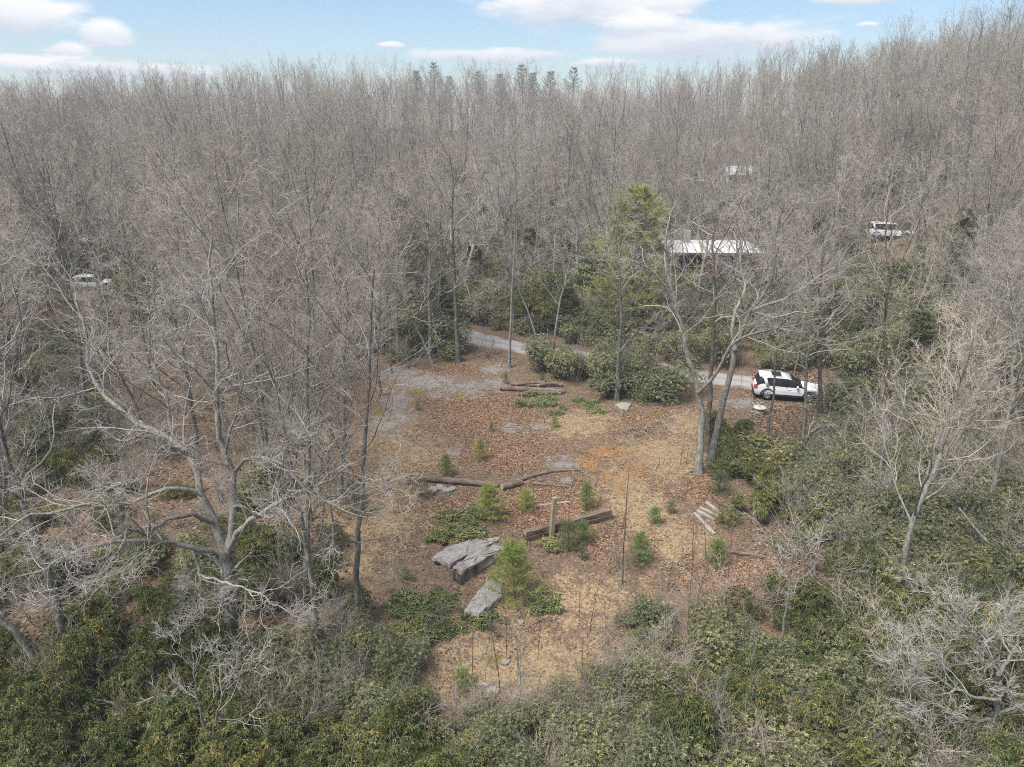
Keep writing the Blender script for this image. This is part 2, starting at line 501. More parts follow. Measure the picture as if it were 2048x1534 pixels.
ROAD = strip('gravel_road', [(420, 560), (560, 588), (700, 622), (790, 643), (860, 658), (960, 681), (1040, 697), (1180, 719), (1300, 738), (1420, 757), (1560, 775), (1700, 793), (1900, 815), (2150, 838)],
             3.7, M_ROAD, 'pale grey gravel road running past the clearing')
TRACK = strip('dirt_track', [(700, 565), (840, 553), (960, 549), (1060, 547), (1135, 545)], 3.0, M_TRACK, 'narrow pale dirt track among shrubs beyond the gravel road')

def road_dist(x, y):
    x, y = np.atleast_1d(x), np.atleast_1d(y)
    d = np.full(x.shape, 1e9)
    for C in (ROAD, TRACK):
        for c in C[::3]:
            d = np.minimum(d, np.hypot(x - c[0], y - c[1]))
    return d

# ================================================================ bare trees
def grow(rng, start, d, length, n, wander, trop, droop=0.0):
    """N wandering chains of n points."""
    N = len(start)
    P = np.zeros((N, n, 3))
    P[:, 0] = start
    d = norm(d)
    step = (np.asarray(length) / (n - 1)).reshape(N, 1)
    for i in range(1, n):
        d = d + rng.normal(0, 1, (N, 3)) * wander
        d[:, 2] += trop - droop * i / n
        d = norm(d)
        P[:, i] = P[:, i - 1] + d * step
    return P

def spawn(rng, P, Rr, per, t0, t1, ang0, ang1, lfun, rfac):
    """Per-parent side shoots: start, direction, length, radius."""
    N, n, _ = P.shape
    t = t0 + (t1 - t0) * (np.arange(per)[None] + rng.uniform(0.05, 0.95, (N, per))) / per
    f = t * (n - 1)
    i = np.minimum(f.astype(int), n - 2)
    fr = (f - i)[..., None]
    r_ = np.arange(N)[:, None]
    p = P[r_, i] * (1 - fr) + P[r_, i + 1] * fr
    tg = norm(P[r_, i + 1] - P[r_, i])
    rad = (Rr[r_, i] * (1 - fr[..., 0]) + Rr[r_, i + 1] * fr[..., 0])
    phi = rng.uniform(0, 6.283, (N, 1)) + np.arange(per)[None] * 2.4 + rng.normal(0, 0.5, (N, per))
    ref = np.where(np.abs(tg[..., 2:3]) > 0.85, np.array([1.0, 0, 0]), np.array([0, 0, 1.0]))
    U = norm(np.cross(tg, ref))
    V = np.cross(tg, U)
    a = np.radians(rng.uniform(ang0, ang1, (N, per)))[..., None]
    d = tg * np.cos(a) + (U * np.cos(phi)[..., None] + V * np.sin(phi)[..., None]) * np.sin(a)
    plen = np.linalg.norm(np.diff(P, axis=1), axis=2).sum(1)[:, None]
    L = lfun(t, plen) * rng.uniform(0.65, 1.3, (N, per))
    rr = np.minimum(rad * rfac * rng.uniform(0.7, 1.1, (N, per)), rad * 0.9)
    return p.reshape(-1, 3), d.reshape(-1, 3), L.ravel(), rr.ravel()

def taper(r0, n, end=0.3):
    r0 = np.asarray(r0)
    return r0[:, None] * np.linspace(1, end, n)[None] ** 0.9

def twiggery(rng, limbs, geo_l, geo_c, gnarl=1.0, dens=1.0, tmin=0.2, scale=1.0, rmin=0.0045, l2=(0.5, 0.85)):
    """Branches, side branches and twigs on limb chains (list of (P, R)). Branches go to geo_c."""
    nb = lambda k: max(2, int(round(k * dens)))
    for P, Rr in limbs:
        p, d, L, r = spawn(rng, P, Rr, nb(8), tmin, 1.0, 30, 62, lambda t, pl: pl * (l2[0] - (l2[0] - 0.18) * t) , 0.55)
        L = np.clip(L, 0.5 * scale, 3.6 * scale)
        r = np.clip(r, 0.011, 0.06)
        P2 = grow(rng, p, d, L, 7, 0.20 * gnarl, 0.10)
        R2 = taper(r, 7, 0.35)
        geo_c.tubes(P2, R2, 4)
        p, d, L, r = spawn(rng, P2, R2, nb(6), 0.15, 1.0, 28, 60, lambda t, pl: pl * (0.52 - 0.2 * t), 0.6)
        L = np.clip(L, 0.3 * scale, 1.5 * scale)
        r = np.clip(r, 0.0075, 0.02)
        P3 = grow(rng, p, d, L, 5, 0.2 * gnarl, 0.09)
        R3 = taper(r, 5, 0.45)
        geo_c.tubes(P3, R3, 3)
        p, d, L, r = spawn(rng, P3, R3, nb(5), 0.15, 1.0, 22, 52, lambda t, pl: pl * 0.55 + 0.05, 0.7)
        L = np.clip(L, 0.18 * scale, 0.7 * scale)
        r = np.clip(r, rmin, 0.008)
        P4 = grow(rng, p, d, L, 2, 0.14 * gnarl, 0.08)
        R4 = taper(r, 2, 0.45)
        geo_c.tubes(P4, R4, 3)

def bare_tree(seed, H, r0, style, dens=0.78, rmin=0.005):
    """Trunk with limbs (one mesh) and twiggy crown (another), standing at the origin."""
    rng = np.random.default_rng(seed)
    tr, cr = Geo(), Geo()
    if style == 'oak':
        fork, nl, gn, tr_w, ang = 0.62, 9, 1.25, 0.055, (38, 68)
    elif style == 'poplar':
        fork, nl, gn, tr_w, ang = 0.95, 14, 0.8, 0.022, (28, 50)
    elif style == 'maple':
        fork, nl, gn, tr_w, ang = 0.55, 8, 0.95, 0.035, (24, 48)
    else:
        fork, nl, gn, tr_w, ang = 0.9, 10, 0.9, 0.04, (30, 55)
    n = 14
    P0 = grow(rng, np.array([[0, 0, -0.3]]), np.array([[rng.normal(0, .06), rng.normal(0, .06), 1.0]]), np.array([H * fork + 0.3]), n, tr_w, 0.03)
    end = 0.5 if fork < 0.7 else 0.16
    R0 = taper(np.array([r0]), n, end)
    R0[0, 0] *= 1.55
    R0[0, 1] *= 1.08
    tr.tubes(P0, R0, 9)
    t0 = 0.42 if style != 'poplar' else 0.36
    if style == 'maple':
        t0 = 0.55
    if style == 'oak':
        t0 = 0.5
    p, d, L, r = spawn(rng, P0, R0, nl, t0, 0.99, ang[0], ang[1], lambda t, pl: H * (0.46 - 0.24 * t) if style != 'maple' else H * (0.5 - 0.12 * t), 0.52)
    P1 = grow(rng, p, d, L, 9, 0.11 * gn, 0.10 if style != 'oak' else 0.06)
    R1 = taper(np.maximum(r, 0.028), 9, 0.3)
    tr.tubes(P1, R1, 6)
    limbs = [(P1, R1)]
    if fork < 0.7:                                  # the trunk divides into two or three leaders
        k = rng.integers(2, 4)
        top = np.repeat(P0[:, -1], k, 0)
        az_ = rng.uniform(0, 6.28) + np.arange(k) * 6.28 / k
        dd = np.stack([np.cos(az_) * 0.45, np.sin(az_) * 0.45, np.ones(k)], -1)
        PL = grow(rng, top, dd, np.full(k, H * (1 - fork)) * rng.uniform(0.85, 1.1, k), 10, 0.1 * gn, 0.1)
        RL = taper(np.full(k, R0[0, -1] * 0.72), 10, 0.2)
        tr.tubes(PL, RL, 7)
        limbs.append((PL, RL))
        p, d, L, r = spawn(rng, PL, RL, 5, 0.12, 0.95, 32, 60, lambda t, pl: pl * (0.55 - 0.25 * t), 0.55)
        PM = grow(rng, p, d, L, 8, 0.12 * gn, 0.08)
        RM = taper(np.maximum(r, 0.02), 8, 0.3)
        tr.tubes(PM, RM, 5)
        limbs.append((PM, RM))
    twiggery(rng, limbs, tr, cr, gn, dens, 0.22, 1.0, rmin)
    return tr, cr

PROTO = []                                           # (trunk mesh, crown mesh, height)
SPECS = [('oak', 13.5, 0.19, 0, 0), ('oak', 12.5, 0.17, 1, 0), ('oak', 14.5, 0.22, 1, 0), ('maple', 14, 0.16, 0, 0), ('maple', 12.5, 0.14, 1, 0),
         ('poplar', 16, 0.15, 1, 0), ('poplar', 17, 0.17, 0, 0), ('poplar', 15, 0.13, 0, 0), ('slim', 11, 0.085, 1, 0), ('slim', 9.5, 0.07, 0, 0)]
for i, (st, H, r0, b_, t_) in enumerate(SPECS):
    a, c = bare_tree(100 + i, H, r0, st)
    PROTO.append((a.mesh('trunk', (M_BARKP if b_ else M_BARK), True), c.mesh('crown', (M_TWIGP if t_ else M_TWIG), True), H))

FAR = []                                             # sparser, stouter-twigged versions for trees over a hundred metres off
for i, (st, H, r0, b_, t_) in enumerate(SPECS[2:8]):
    a, c = bare_tree(140 + i, H, r0 * 1.1, st, 0.68, 0.0105)
    FAR.append((a.mesh('trunk', M_BARKP, True), c.mesh('crown', M_TWIG, True), H))

def plant_tree(k, x, y, s, rz, label, group, rng, name='bare_tree'):
    tm, cm, H = PROTO[k]
    o = thing(name, label, 'tree', (x, y, float(height(x, y))), rz, group)
    o.scale = (s * rng.uniform(0.9, 1.1), s * rng.uniform(0.9, 1.1), s)
    o.rotation_euler = (rng.normal(0, 0.03), rng.normal(0, 0.03), rz)
    link('trunk', tm, o)
    link('crown', cm, o)
    return o

def smooth_line(pts, n):
    pts = np.asarray(pts, float)
    d = np.concatenate([[0], np.cumsum(np.linalg.norm(np.diff(pts, axis=0), axis=1))])
    s = np.linspace(0, d[-1], n)
    # Catmull-Rom through the points
    out = []
    E = np.vstack([2 * pts[0] - pts[1], pts, 2 * pts[-1] - pts[-2]])
    for q in s:
        i = min(np.searchsorted(d, q, 'right') - 1, len(pts) - 2)
        t = (q - d[i]) / (d[i + 1] - d[i])
        p0, p1, p2, p3 = E[i], E[i + 1], E[i + 2], E[i + 3]
        out.append(0.5 * (2 * p1 + (p2 - p0) * t + (2 * p0 - 5 * p1 + 4 * p2 - p3) * t * t + (3 * p1 - p0 - 3 * p2 + p3) * t ** 3))
    return np.array(out)

SIG = []
def sig_tree(label, stems, seed, bark=None, twig=None, base=None, gnarl=1.1, dens=0.8, extra=5, scale=1.0, tmin=0.3, name='bare_tree', limb=None):
    """A tree the photograph shows singly. stems: (pixel points, offset ahead at start, at end, radius at start, at end[, has side limbs])."""
    rng = np.random.default_rng(seed)
    bark, twig = bark or M_BARK, twig or M_TWIG
    u0, v0 = stems[0][0][0]
    B = ground(u0, v0) if base is None else np.array(base, float)
    B[2] = height(B[0], B[1])
    o = thing(name, label, 'tree', tuple(B))
    cr = Geo()
    for j, (pts, d0, d1, ra, rb, *rest) in enumerate(stems):
        k = np.linspace(0, 1, len(pts))
        W = np.array([at(u, v, B[1] + d0 + (d1 - d0) * kk) for (u, v), kk in zip(pts, k)]) - B
        if j == 0:
            W[0] = (0, 0, -0.3)
        n = 16
        C = smooth_line(W, n)
        C[1:-1] += rng.normal(0, 0.02 * gnarl, (n - 2, 3)) * (1 + 2 * ra)
        Rr = (ra + (rb - ra) * np.linspace(0, 1, n) ** 0.9)[None]
        if j == 0:
            Rr[0, 0] *= 1.5
            Rr[0, 1] *= 1.12
        C = C[None]
        g = Geo().tubes(C, Rr, 9)
        limbs = [(C[:, n // 3:] if j == 0 else C, Rr[:, n // 3:] if j == 0 else Rr)]
        ex = rest[0] if rest else extra
        if ex:
            lo = 0.45 if j == 0 else 0.25
            p, d, L, r = spawn(rng, C, Rr, ex, lo, 0.98, 35, 62, lambda t, pl: np.clip(pl * (0.55 - 0.25 * t), 0.8, 4.0 * scale), 0.5)
            P1 = grow(rng, p, d, L, 9, 0.11 * gnarl, 0.08)
            R1 = taper(np.maximum(r, 0.018), 9, 0.3)
            g.tubes(P1, R1, 5)
            limbs.append((P1, R1))
        g.obj('trunk' if j == 0 else 'limb', bark if j == 0 else (limb or bark), o, True)
        twiggery(rng, limbs, None, cr, gnarl, dens, tmin, scale, 0.004)
    cr.obj('crown', twig, o, True)
    SIG.append((B[0], B[1]))
    return o

# ---------------------------------------------------------------- the trees one can tell apart
sig_tree('huge crooked grey tree with wide sprawling limbs standing among rhododendrons beside the clearing', [
    ([(466, 1318), (462, 1240), (456, 1150), (449, 1100)], 0, 0.3, 0.245, 0.216, 0),
    ([(449, 1104), (425, 1040), (404, 990), (390, 945), (378, 911), (359, 892), (320, 868), (256, 838), (215, 800), (193, 773), (173, 721), (168, 660), (150, 600)], 0.3, 3.5, 0.158, 0.040, 8),
    ([(372, 903), (350, 875), (338, 830), (332, 790), (318, 750), (300, 710), (296, 650), (310, 590)], 1.3, 3.5, 0.086, 0.024, 7),
    ([(452, 1106), (466, 1060), (468, 1000), (462, 950), (440, 860), (436, 760), (430, 660), (420, 560), (424, 480)], 0.3, 1.5, 0.144, 0.032, 9),
    ([(455, 1115), (473, 1068), (508, 1036), (553, 1008), (600, 985), (660, 960), (700, 930)], 0.3, -1.2, 0.122, 0.024, 7),
    ([(462, 950), (480, 930), (498, 921), (532, 914), (567, 932), (584, 952), (620, 985), (690, 1020), (735, 1035)], 1.0, -2.5, 0.079, 0.016, 6),
    ([(449, 1110), (397, 1098), (350, 1086), (301, 1080), (240, 1081), (190, 1092), (145, 1103), (80, 1140), (20, 1160)], 0.3, -3.0, 0.115, 0.024, 7),
    ([(425, 1045), (380, 1030), (332, 1039), (290, 1070), (254, 1060), (248, 1095), (215, 1120), (195, 1150), (150, 1165), (110, 1180)], 0.4, -4.2, 0.086, 0.020, 6),
    ([(404, 990), (350, 975), (300, 990), (240, 1010), (180, 1012), (120, 1020), (40, 1040), (-20, 1090)], 0.5, -3.5, 0.086, 0.024, 6),
    ([(387, 1097), (395, 1130), (400, 1160), (398, 1200), (375, 1240), (366, 1265)], 0.2, -2.2, 0.065, 0.016, 5),
    ([(400, 1150), (440, 1165), (490, 1175), (540, 1200), (575, 1225), (610, 1240)], -1.0, -2.6, 0.050, 0.012, 5)],
    11, M_BARK, M_TWIGP, gnarl=1.5, dens=0.86, limb=M_BARKP)
sig_tree('slender lichen-grey tree on a yellow moss patch with twiggy boughs reaching the boulder', [
    ([(719, 1262), (713, 1180), (715, 1100), (722, 1010), (727, 930), (733, 850), (738, 760), (742, 680), (740, 600), (748, 540)], 0, 0.4, 0.135, 0.03, 9),
    ([(713, 1085), (680, 1075), (640, 1082), (600, 1075)], 0, -0.8, 0.04, 0.012, 2),
    ([(716, 1085), (765, 1080), (790, 1110), (800, 1150), (826, 1180)], 0, -1.2, 0.035, 0.01, 2)], 12, M_BARK, M_TWIGP, gnarl=1.0, dens=0.7)
sig_tree('straight grey tree beside the mossy-footed slender tree, dark evergreens at its base', [
    ([(612, 1200), (612, 1110), (615, 1000), (616, 880), (612, 760), (618, 640), (610, 540)], 0, 0.6, 0.15, 0.03, 9)], 13, M_BARK, M_TWIG, gnarl=1.0, dens=0.75)
sig_tree('grey tree at the clearing edge behind a bluish young pine', [
    ([(686, 1010), (684, 920), (690, 830), (686, 740), (694, 640), (690, 560)], 0, 0.5, 0.16, 0.035, 8)], 14, M_BARK, M_TWIG, gnarl=1.1, dens=0.8)
sig_tree('leaning pale trunk of a three-stemmed oak by the tan path, lowest limb bent outward', [
    ([(1398, 948), (1402, 890), (1404, 840), (1395, 785), (1380, 730), (1368, 670), (1352, 612), (1338, 560), (1330, 500), (1338, 440)], 0, 0.5, 0.21, 0.05, 7),
    ([(1395, 785), (1425, 760), (1450, 712), (1462, 688), (1500, 668), (1528, 660), (1580, 652), (1640, 636)], 0, -1.0, 0.11, 0.02, 4),
    ([(1350, 605), (1320, 560), (1285, 530), (1250, 520), (1215, 505)], 0.3, -0.6, 0.08, 0.015, 4)], 15, M_BARKP, M_TWIGP, gnarl=1.2, dens=0.8)
sig_tree('forked grey oak leaning over the parked white car, mossy at its foot', [
    ([(1422, 938), (1428, 890), (1440, 830), (1455, 775), (1468, 715), (1478, 680), (1500, 620), (1528, 590), (1545, 540), (1550, 470), (1570, 400)], 0, 1.5, 0.22, 0.05, 7),
    ([(1470, 700), (1465, 640), (1490, 580), (1480, 520), (1490, 450), (1475, 400)], 0.5, 1.8, 0.12, 0.03, 5),
    ([(1500, 622), (1560, 600), (1610, 575), (1650, 545), (1700, 520), (1740, 500)], 0.9, 0.3, 0.1, 0.02, 5)], 16, M_BARKP, M_TWIGP, gnarl=1.2, dens=0.8)
sig_tree('dark straight trunk standing between the two pale oaks by the tan path', [
    ([(1416, 905), (1418, 830), (1424, 740), (1426, 650), (1430, 570), (1425, 490), (1432, 420)], 0, 0.3, 0.17, 0.04, 8)], 17, M_BARKD, M_TWIG, gnarl=1.1, dens=0.75)
sig_tree('thin straight tree growing in front of the white car doors', [
    ([(1535, 880), (1541, 830), (1548, 770), (1553, 700), (1562, 640), (1566, 580), (1575, 520)], 0, 0.2, 0.09, 0.02, 7)], 18, M_BARK, M_TWIGP, gnarl=0.9, dens=0.7, scale=0.8)
sig_tree('crooked dark tree with a broken bowed limb in front of the white car bonnet', [
    ([(1593, 940), (1597, 905), (1606, 870), (1610, 810), (1612, 750), (1618, 690), (1640, 650), (1690, 620), (1720, 590)], 0, 0.4, 0.13, 0.03, 6),
    ([(1600, 905), (1612, 878), (1630, 858), (1649, 848), (1658, 835)], 0, -0.3, 0.1, 0.05, 1),
    ([(1618, 720), (1590, 690), (1580, 640), (1590, 590)], 0.2, 0.6, 0.06, 0.02, 4)], 19, M_BARK, M_TWIG, gnarl=1.3, dens=0.7)
sig_tree('stout dark trunk just off the front bumper of the white car', [
    ([(1640, 870), (1641, 810), (1640, 740), (1646, 660), (1640, 580), (1650, 500)], 0, 0.4, 0.16, 0.04, 8)], 20, M_BARKD, M_TWIG, gnarl=1.0, dens=0.75)
sig_tree('pale two-pronged tree rising from the laurel thicket on the car side of the clearing', [
    ([(1758, 1006), (1760, 950), (1766, 890), (1768, 855), (1774, 830), (1788, 800), (1792, 770)], 0, 0.2, 0.085, 0.02, 4),
    ([(1764, 905), (1774, 880), (1786, 862), (1800, 835), (1815, 800), (1830, 780)], 0, -0.2, 0.06, 0.015, 4)], 21, M_BARKP, M_TWIGP, gnarl=0.9, dens=0.7, scale=0.8)
sig_tree('tall dark-barked tree behind the pale two-pronged tree in the laurels', [
    ([(1770, 900), (1768, 820), (1772, 740), (1770, 650), (1776, 560), (1770, 480), (1778, 400)], 0, 0.3, 0.14, 0.03, 9)], 22, M_BARKD, M_TWIG, gnarl=0.9, dens=0.8)
sig_tree('small whitish sapling tree with open forked top above the reddish leaf bank', [
    ([(1560, 1330), (1566, 1260), (1577, 1190), (1583, 1140), (1588, 1080), (1596, 1025)], 0, 0.1, 0.06, 0.012, 5),
    ([(1580, 1140), (1610, 1115), (1640, 1095)], 0, -0.3, 0.025, 0.008, 2),
    ([(1578, 1150), (1550, 1110), (1535, 1085)], 0, 0.2, 0.025, 0.008, 2)], 23, M_BARKP, M_TWIGP, gnarl=0.9, dens=0.55, scale=0.6, extra=3)
sig_tree('pale lichened tree whose bare crown spreads low over the rhododendrons at the slope foot', [
    ([(1985, 1520), (1990, 1440), (2000, 1370), (1990, 1310), (1960, 1260)], 0, 0.4, 0.12, 0.04, 6),
    ([(2000, 1400), (1940, 1390), (1880, 1360), (1830, 1330), (1780, 1320)], 0, -0.8, 0.06, 0.012, 6),
    ([(1990, 1440), (1920, 1440), (1850, 1420), (1800, 1390)], 0, -1.4, 0.06, 0.012, 6),
    ([(1996, 1350), (2030, 1290), (2055, 1230), (2080, 1180)], 0, 0.6, 0.07, 0.015, 5),
    ([(1988, 1330), (1950, 1270), (1900, 1215), (1860, 1190)], 0, 0.4, 0.06, 0.012, 6),
    ([(2000, 1430), (2060, 1400), (2120, 1390)], 0, -1.0, 0.06, 0.015, 5)], 24, M_BARKP, M_TWIGP, gnarl=1.2, dens=0.85, scale=0.7, tmin=0.2)
sig_tree('white-grey crooked tree twisting up from the laurels beyond the fallen pale snag', [
    ([(2042, 930), (2020, 900), (1998, 880), (1980, 850), (1965, 815), (1950, 800), (1940, 770)], 0, -0.6, 0.12, 0.02, 5),
    ([(2030, 915), (2040, 860), (2025, 790), (2030, 720), (2028, 640), (2040, 560)], 0, 1.0, 0.11, 0.03, 6),
    ([(1998, 880), (1960, 745), (1910, 690), (1880, 655)], 0.2, 0.8, 0.06, 0.015, 5)], 25, M_BARKP, M_TWIGP, gnarl=1.5, dens=0.8)
sig_tree('twin-stemmed pale young tree rising out of the dark rhododendron bank', [
    ([(412, 1545), (420, 1490), (404, 1430), (392, 1385), (386, 1330), (382, 1290)], 0, 0.2, 0.06, 0.015, 5),
    ([(420, 1490), (434, 1430), (448, 1388), (466, 1350), (486, 1320)], 0, -0.2, 0.045, 0.012, 4)], 26, M_BARKP, M_TWIGP, gnarl=1.0, dens=0.6, scale=0.6)
sig_tree('grey trunk leaning hard over the rhododendrons beside the huge crooked tree', [
    ([(136, 1322), (122, 1250), (105, 1170), (80, 1090), (40, 990), (10, 900), (-10, 800), (-25, 700)], 0, 0.8, 0.17, 0.05, 8)], 27, M_BARK, M_TWIGP, gnarl=1.2, dens=0.75)
sig_tree('thick grey trunk slanting up out of the rhododendron bank', [
    ([(100, 1366), (70, 1320), (35, 1270), (0, 1238), (-50, 1190), (-90, 1120)], 0, -0.3, 0.15, 0.06, 6)], 28, M_BARK, M_TWIGP, gnarl=1.2, dens=0.7)
sig_tree('tall slim pale tree where the driveway meets the gravel road', [
    ([(1018, 737), (1020, 680), (1024, 600), (1028, 520), (1030, 430), (1031, 340), (1030, 260), (1032, 200)], 0, 0.4, 0.115, 0.02, 10)], 29, M_BARKP, M_TWIGP, gnarl=0.9, dens=0.8)
sig_tree('stout grey trunk with a leafy laurel wrapped around its foot by the driveway', [
    ([(916, 726), (914, 670), (910, 600), (908, 520), (904, 440), (906, 370), (900, 310)], 0, 0.3, 0.19, 0.04, 9)], 30, M_BARK, M_TWIG, gnarl=1.0, dens=0.85)
sig_tree('grey trunk second along the driveway bank from the laurel-wrapped one', [
    ([(860, 728), (860, 660), (858, 590), (860, 510), (856, 440), (862, 370)], 0, 0.3, 0.15, 0.035, 9)], 31, M_BARK, M_TWIG, gnarl=1.0, dens=0.85)
sig_tree('grey trunk at the bend of the gravel driveway beside a reddish twiggy bush', [
    ([(796, 727), (794, 660), (791, 590), (795, 510), (790, 440), (797, 380)], 0, 0.2, 0.15, 0.035, 9)], 32, M_BARK, M_TWIG, gnarl=1.1, dens=0.85)
sig_tree('pale leaning tree in the evergreen shrubs behind the log pile', [
    ([(1107, 732), (1108, 690), (1112, 650), (1120, 600), (1128, 570), (1140, 520), (1150, 460)], 0, 0.6, 0.11, 0.025, 7)], 33, M_BARKP, M_TWIGP, gnarl=1.1, dens=0.75)
sig_tree('thick grey tree with a kinked side bough beside the flat pale rock', [
    ([(1234, 802), (1236, 740), (1240, 690), (1243, 640), (1240, 590), (1238, 540), (1232, 480), (1240, 430)], 0, 0.4, 0.17, 0.04, 8),
    ([(1240, 703), (1256, 682), (1272, 665), (1300, 655), (1335, 645)], 0, -0.4, 0.05, 0.012, 4)], 34, M_BARK, M_TWIGP, gnarl=1.1, dens=0.8)

# ---------------------------------------------------------------- the wood around them
def free(x, y, d, lst):
    return all((x - a) ** 2 + (y - b) ** 2 > d * d for a, b in lst)

KEEP = []                                            # (u, v, radius in photo pixels): sight lines to cars and roofs kept open
def wood_density(x, y):
    """Trees per square metre, 0 where none grow."""
    u, v = pix(x, y, height(x, y))
    d = 0.085
    if y < 62:
        if u < 905 and u > 640 and y > 51.5:
            return 0.06
        if 690 < u < 1500 and y < 60:
            return 0.0
        if u >= 1500:
            d = 0.016 if v > 930 else 0.05 if v > 850 else 0.075
        if u <= 690:
            d = (0.13 if u > 520 else 0.1) if v < 1150 else 0.022
        if v > 1340:
            return 0.0
    elif y < 110 and 740 < u < 1480:
        d = 0.026
    elif y < 84 and u < 1700 and u > 740:
        d = 0.045
    if y > 110:
        d = 0.075
    return d

HOUSE = ground(1435, 588)
HOUSE_XY = [(HOUSE[0], HOUSE[1] + 3.5)]
VAN = ground(1778, 478)
SILVER = ground(192, 578)
COT = np.array(at(1487, 360, 150.0)); COT[2] = height(COT[0], COT[1])
SHED = np.array(at(1501, 440, 112.0)); SHED[2] = height(SHED[0], SHED[1])
CAR = ground(1572, 795)
CABIN = np.array(at(975, 352, 165.0)); CABIN[2] = height(CABIN[0], CABIN[1])

rng = np.random.default_rng(5)
cand = []
step = 1.0
gx, gy = np.meshgrid(np.arange(-95, 110, step), np.arange(17, 106, step))
pts = np.stack([gx.ravel(), gy.ravel()], -1) + rng.uniform(-.5, .5, (gx.size, 2))
rng.shuffle(pts)
az_ = np.degrees(np.arctan2(pts[:, 0], pts[:, 1]))
pts = pts[np.abs(az_) < 41]
rd = road_dist(pts[:, 0], pts[:, 1])
pts = pts[rd > 2.7]
OPEN = [(HOUSE[0], HOUSE[1] + 4, 8.0), (HOUSE[0], HOUSE[1] - 4, 5.0), (VAN[0], VAN[1], 4.5), (SILVER[0], SILVER[1], 4.0), (CAR[0], CAR[1], 3.5)]
def sight_blocked(x, y):
    """Keep the sight lines to the roof, the two half-hidden vehicles and the car mostly open."""
    for (tx, ty, half) in ((COT[0], COT[1], 1.6), (HOUSE[0], HOUSE[1], 4.6), (10.5, 66.0, 3.0), (VAN[0], VAN[1], 2.4), (SILVER[0], SILVER[1], 2.0), (CAR[0], CAR[1], 2.2)):
        t = y / ty
        if (0.74 if tx == COT[0] else 0.5 if tx == HOUSE[0] else 0.33 if tx == CAR[0] else 0.2) < t < 1.0 and abs(x - tx * t) < half * t + (1.5 if tx == HOUSE[0] else 0.8 if tx == COT[0] else 5.0 if tx in (VAN[0], SILVER[0]) else 3.4) and rng.uniform() < (0.8 if tx == HOUSE[0] else 0.97):
            return True
    return False
grid = {}
trees = []
for x, y in pts:
    dn = wood_density(x, y)
    if dn <= 0:
        continue
    md = 0.62 / math.sqrt(dn)
    if not free(x, y, 1.6, SIG):
        continue
    if any((x - a) ** 2 + (y - b) ** 2 < r * r for a, b, r in OPEN):
        continue
    c = (int(x // 8), int(y // 8))
    if any((x - a) ** 2 + (y - b) ** 2 < md * md for i in (-1, 0, 1) for j in (-1, 0, 1) for a, b in grid.get((c[0] + i, c[1] + j), ())):
        continue
    if rng.uniform() > 0.9 or sight_blocked(x, y):
        continue
    grid.setdefault(c, []).append((x, y))
    trees.append((x, y))
trees.sort(key=lambda p: math.hypot(*p))
LOOK = ['wide-crowned leafless grey oak', 'pale crooked leafless oak', 'stout pale leafless oak', 'leafless grey maple with several leaders', 'pale forked leafless maple',
        'tall straight pale leafless tree', 'tall thick straight leafless tree', 'tall thin straight leafless tree', 'slim pale leafless young tree', 'slim grey leafless young tree']
def tree_label(x, y, k):
    u, v = pix(x, y, height(x, y))
    w_ = LOOK[k]
    if x > 33 and y > 45:
        return w_ + ' on the wooded hillside around the white van', 'bare trees on the hillside'
    if y > 62 + (x * -0.28 if x < 0 else 0) or y > 75:
        return w_ + ' in the woods beyond the gravel road', 'bare trees beyond the gravel road'
    if u > 1400:
        return w_ + ' standing in the laurel thicket beside the white car', 'bare trees in the laurel thicket'
    return w_ + ' in the crowded woods on the driveway side', 'bare trees by the driveway'
single = trees[:300 - len(SIG)]
for (x, y) in single:
    u, v = pix(x, y, height(x, y))
    if y < 62 and u > 1450:
        k = rng.choice([8, 9, 4, 7, 8])
    elif x > 33 or y > 75:
        k = rng.choice([3, 4, 5, 6, 7, 5, 6, 2])
    elif u > 540 and u < 740:
        k = rng.choice([8, 9, 8, 9, 7, 4])
    else:
        k = rng.choice([0, 1, 2, 3, 4, 0, 1, 8, 9, 8, 7])
    lb, gp = tree_label(x, y, int(k))
    s = rng.uniform(0.82, 1.08)
    plant_tree(int(k), x, y, s, rng.uniform(0, 6.28), lb, gp, rng)

# the rest of the wood up to the ridge: far too many to count, one object
far = list(trees[300 - len(SIG):])
gx, gy = np.meshgrid(np.arange(-230, 240, 1.6), np.arange(100, 285, 1.6))
pts = np.stack([gx.ravel(), gy.ravel()], -1) + rng.uniform(-.8, .8, (gx.size, 2))
rng.shuffle(pts)
az_ = np.degrees(np.arctan2(pts[:, 0], pts[:, 1]))
pts = pts[(np.abs(az_) < 41)]
grid = {}
for x, y in pts:
    md = 2.9
    if sight_blocked(x, y):
        continue
    if (x - COT[0]) ** 2 + (y - COT[1] - 1) ** 2 < 22 or (x - SHED[0]) ** 2 + (y - SHED[1]) ** 2 < 12:
        continue
    if y > 256 or y < 106 or math.hypot(x, y) > 275:
        continue
    c = (int(x // 3), int(y // 3))
    if any((x - a) ** 2 + (y - b) ** 2 < md * md for i in (-1, 0, 1) for j in (-1, 0, 1) for a, b in grid.get((c[0] + i, c[1] + j), ())):
        continue
    grid.setdefault(c, []).append((x, y))
    if rng.uniform() < (0.72 if y < 190 else 0.5 if y < 225 else 0.33) * (0.42 if (abs(x - 0.05 * y) < 0.26 * y and y < 140) else 1.0):
        far.append((x, y))
far = np.array(far)
print('trees single', len(single), 'far', len(far))

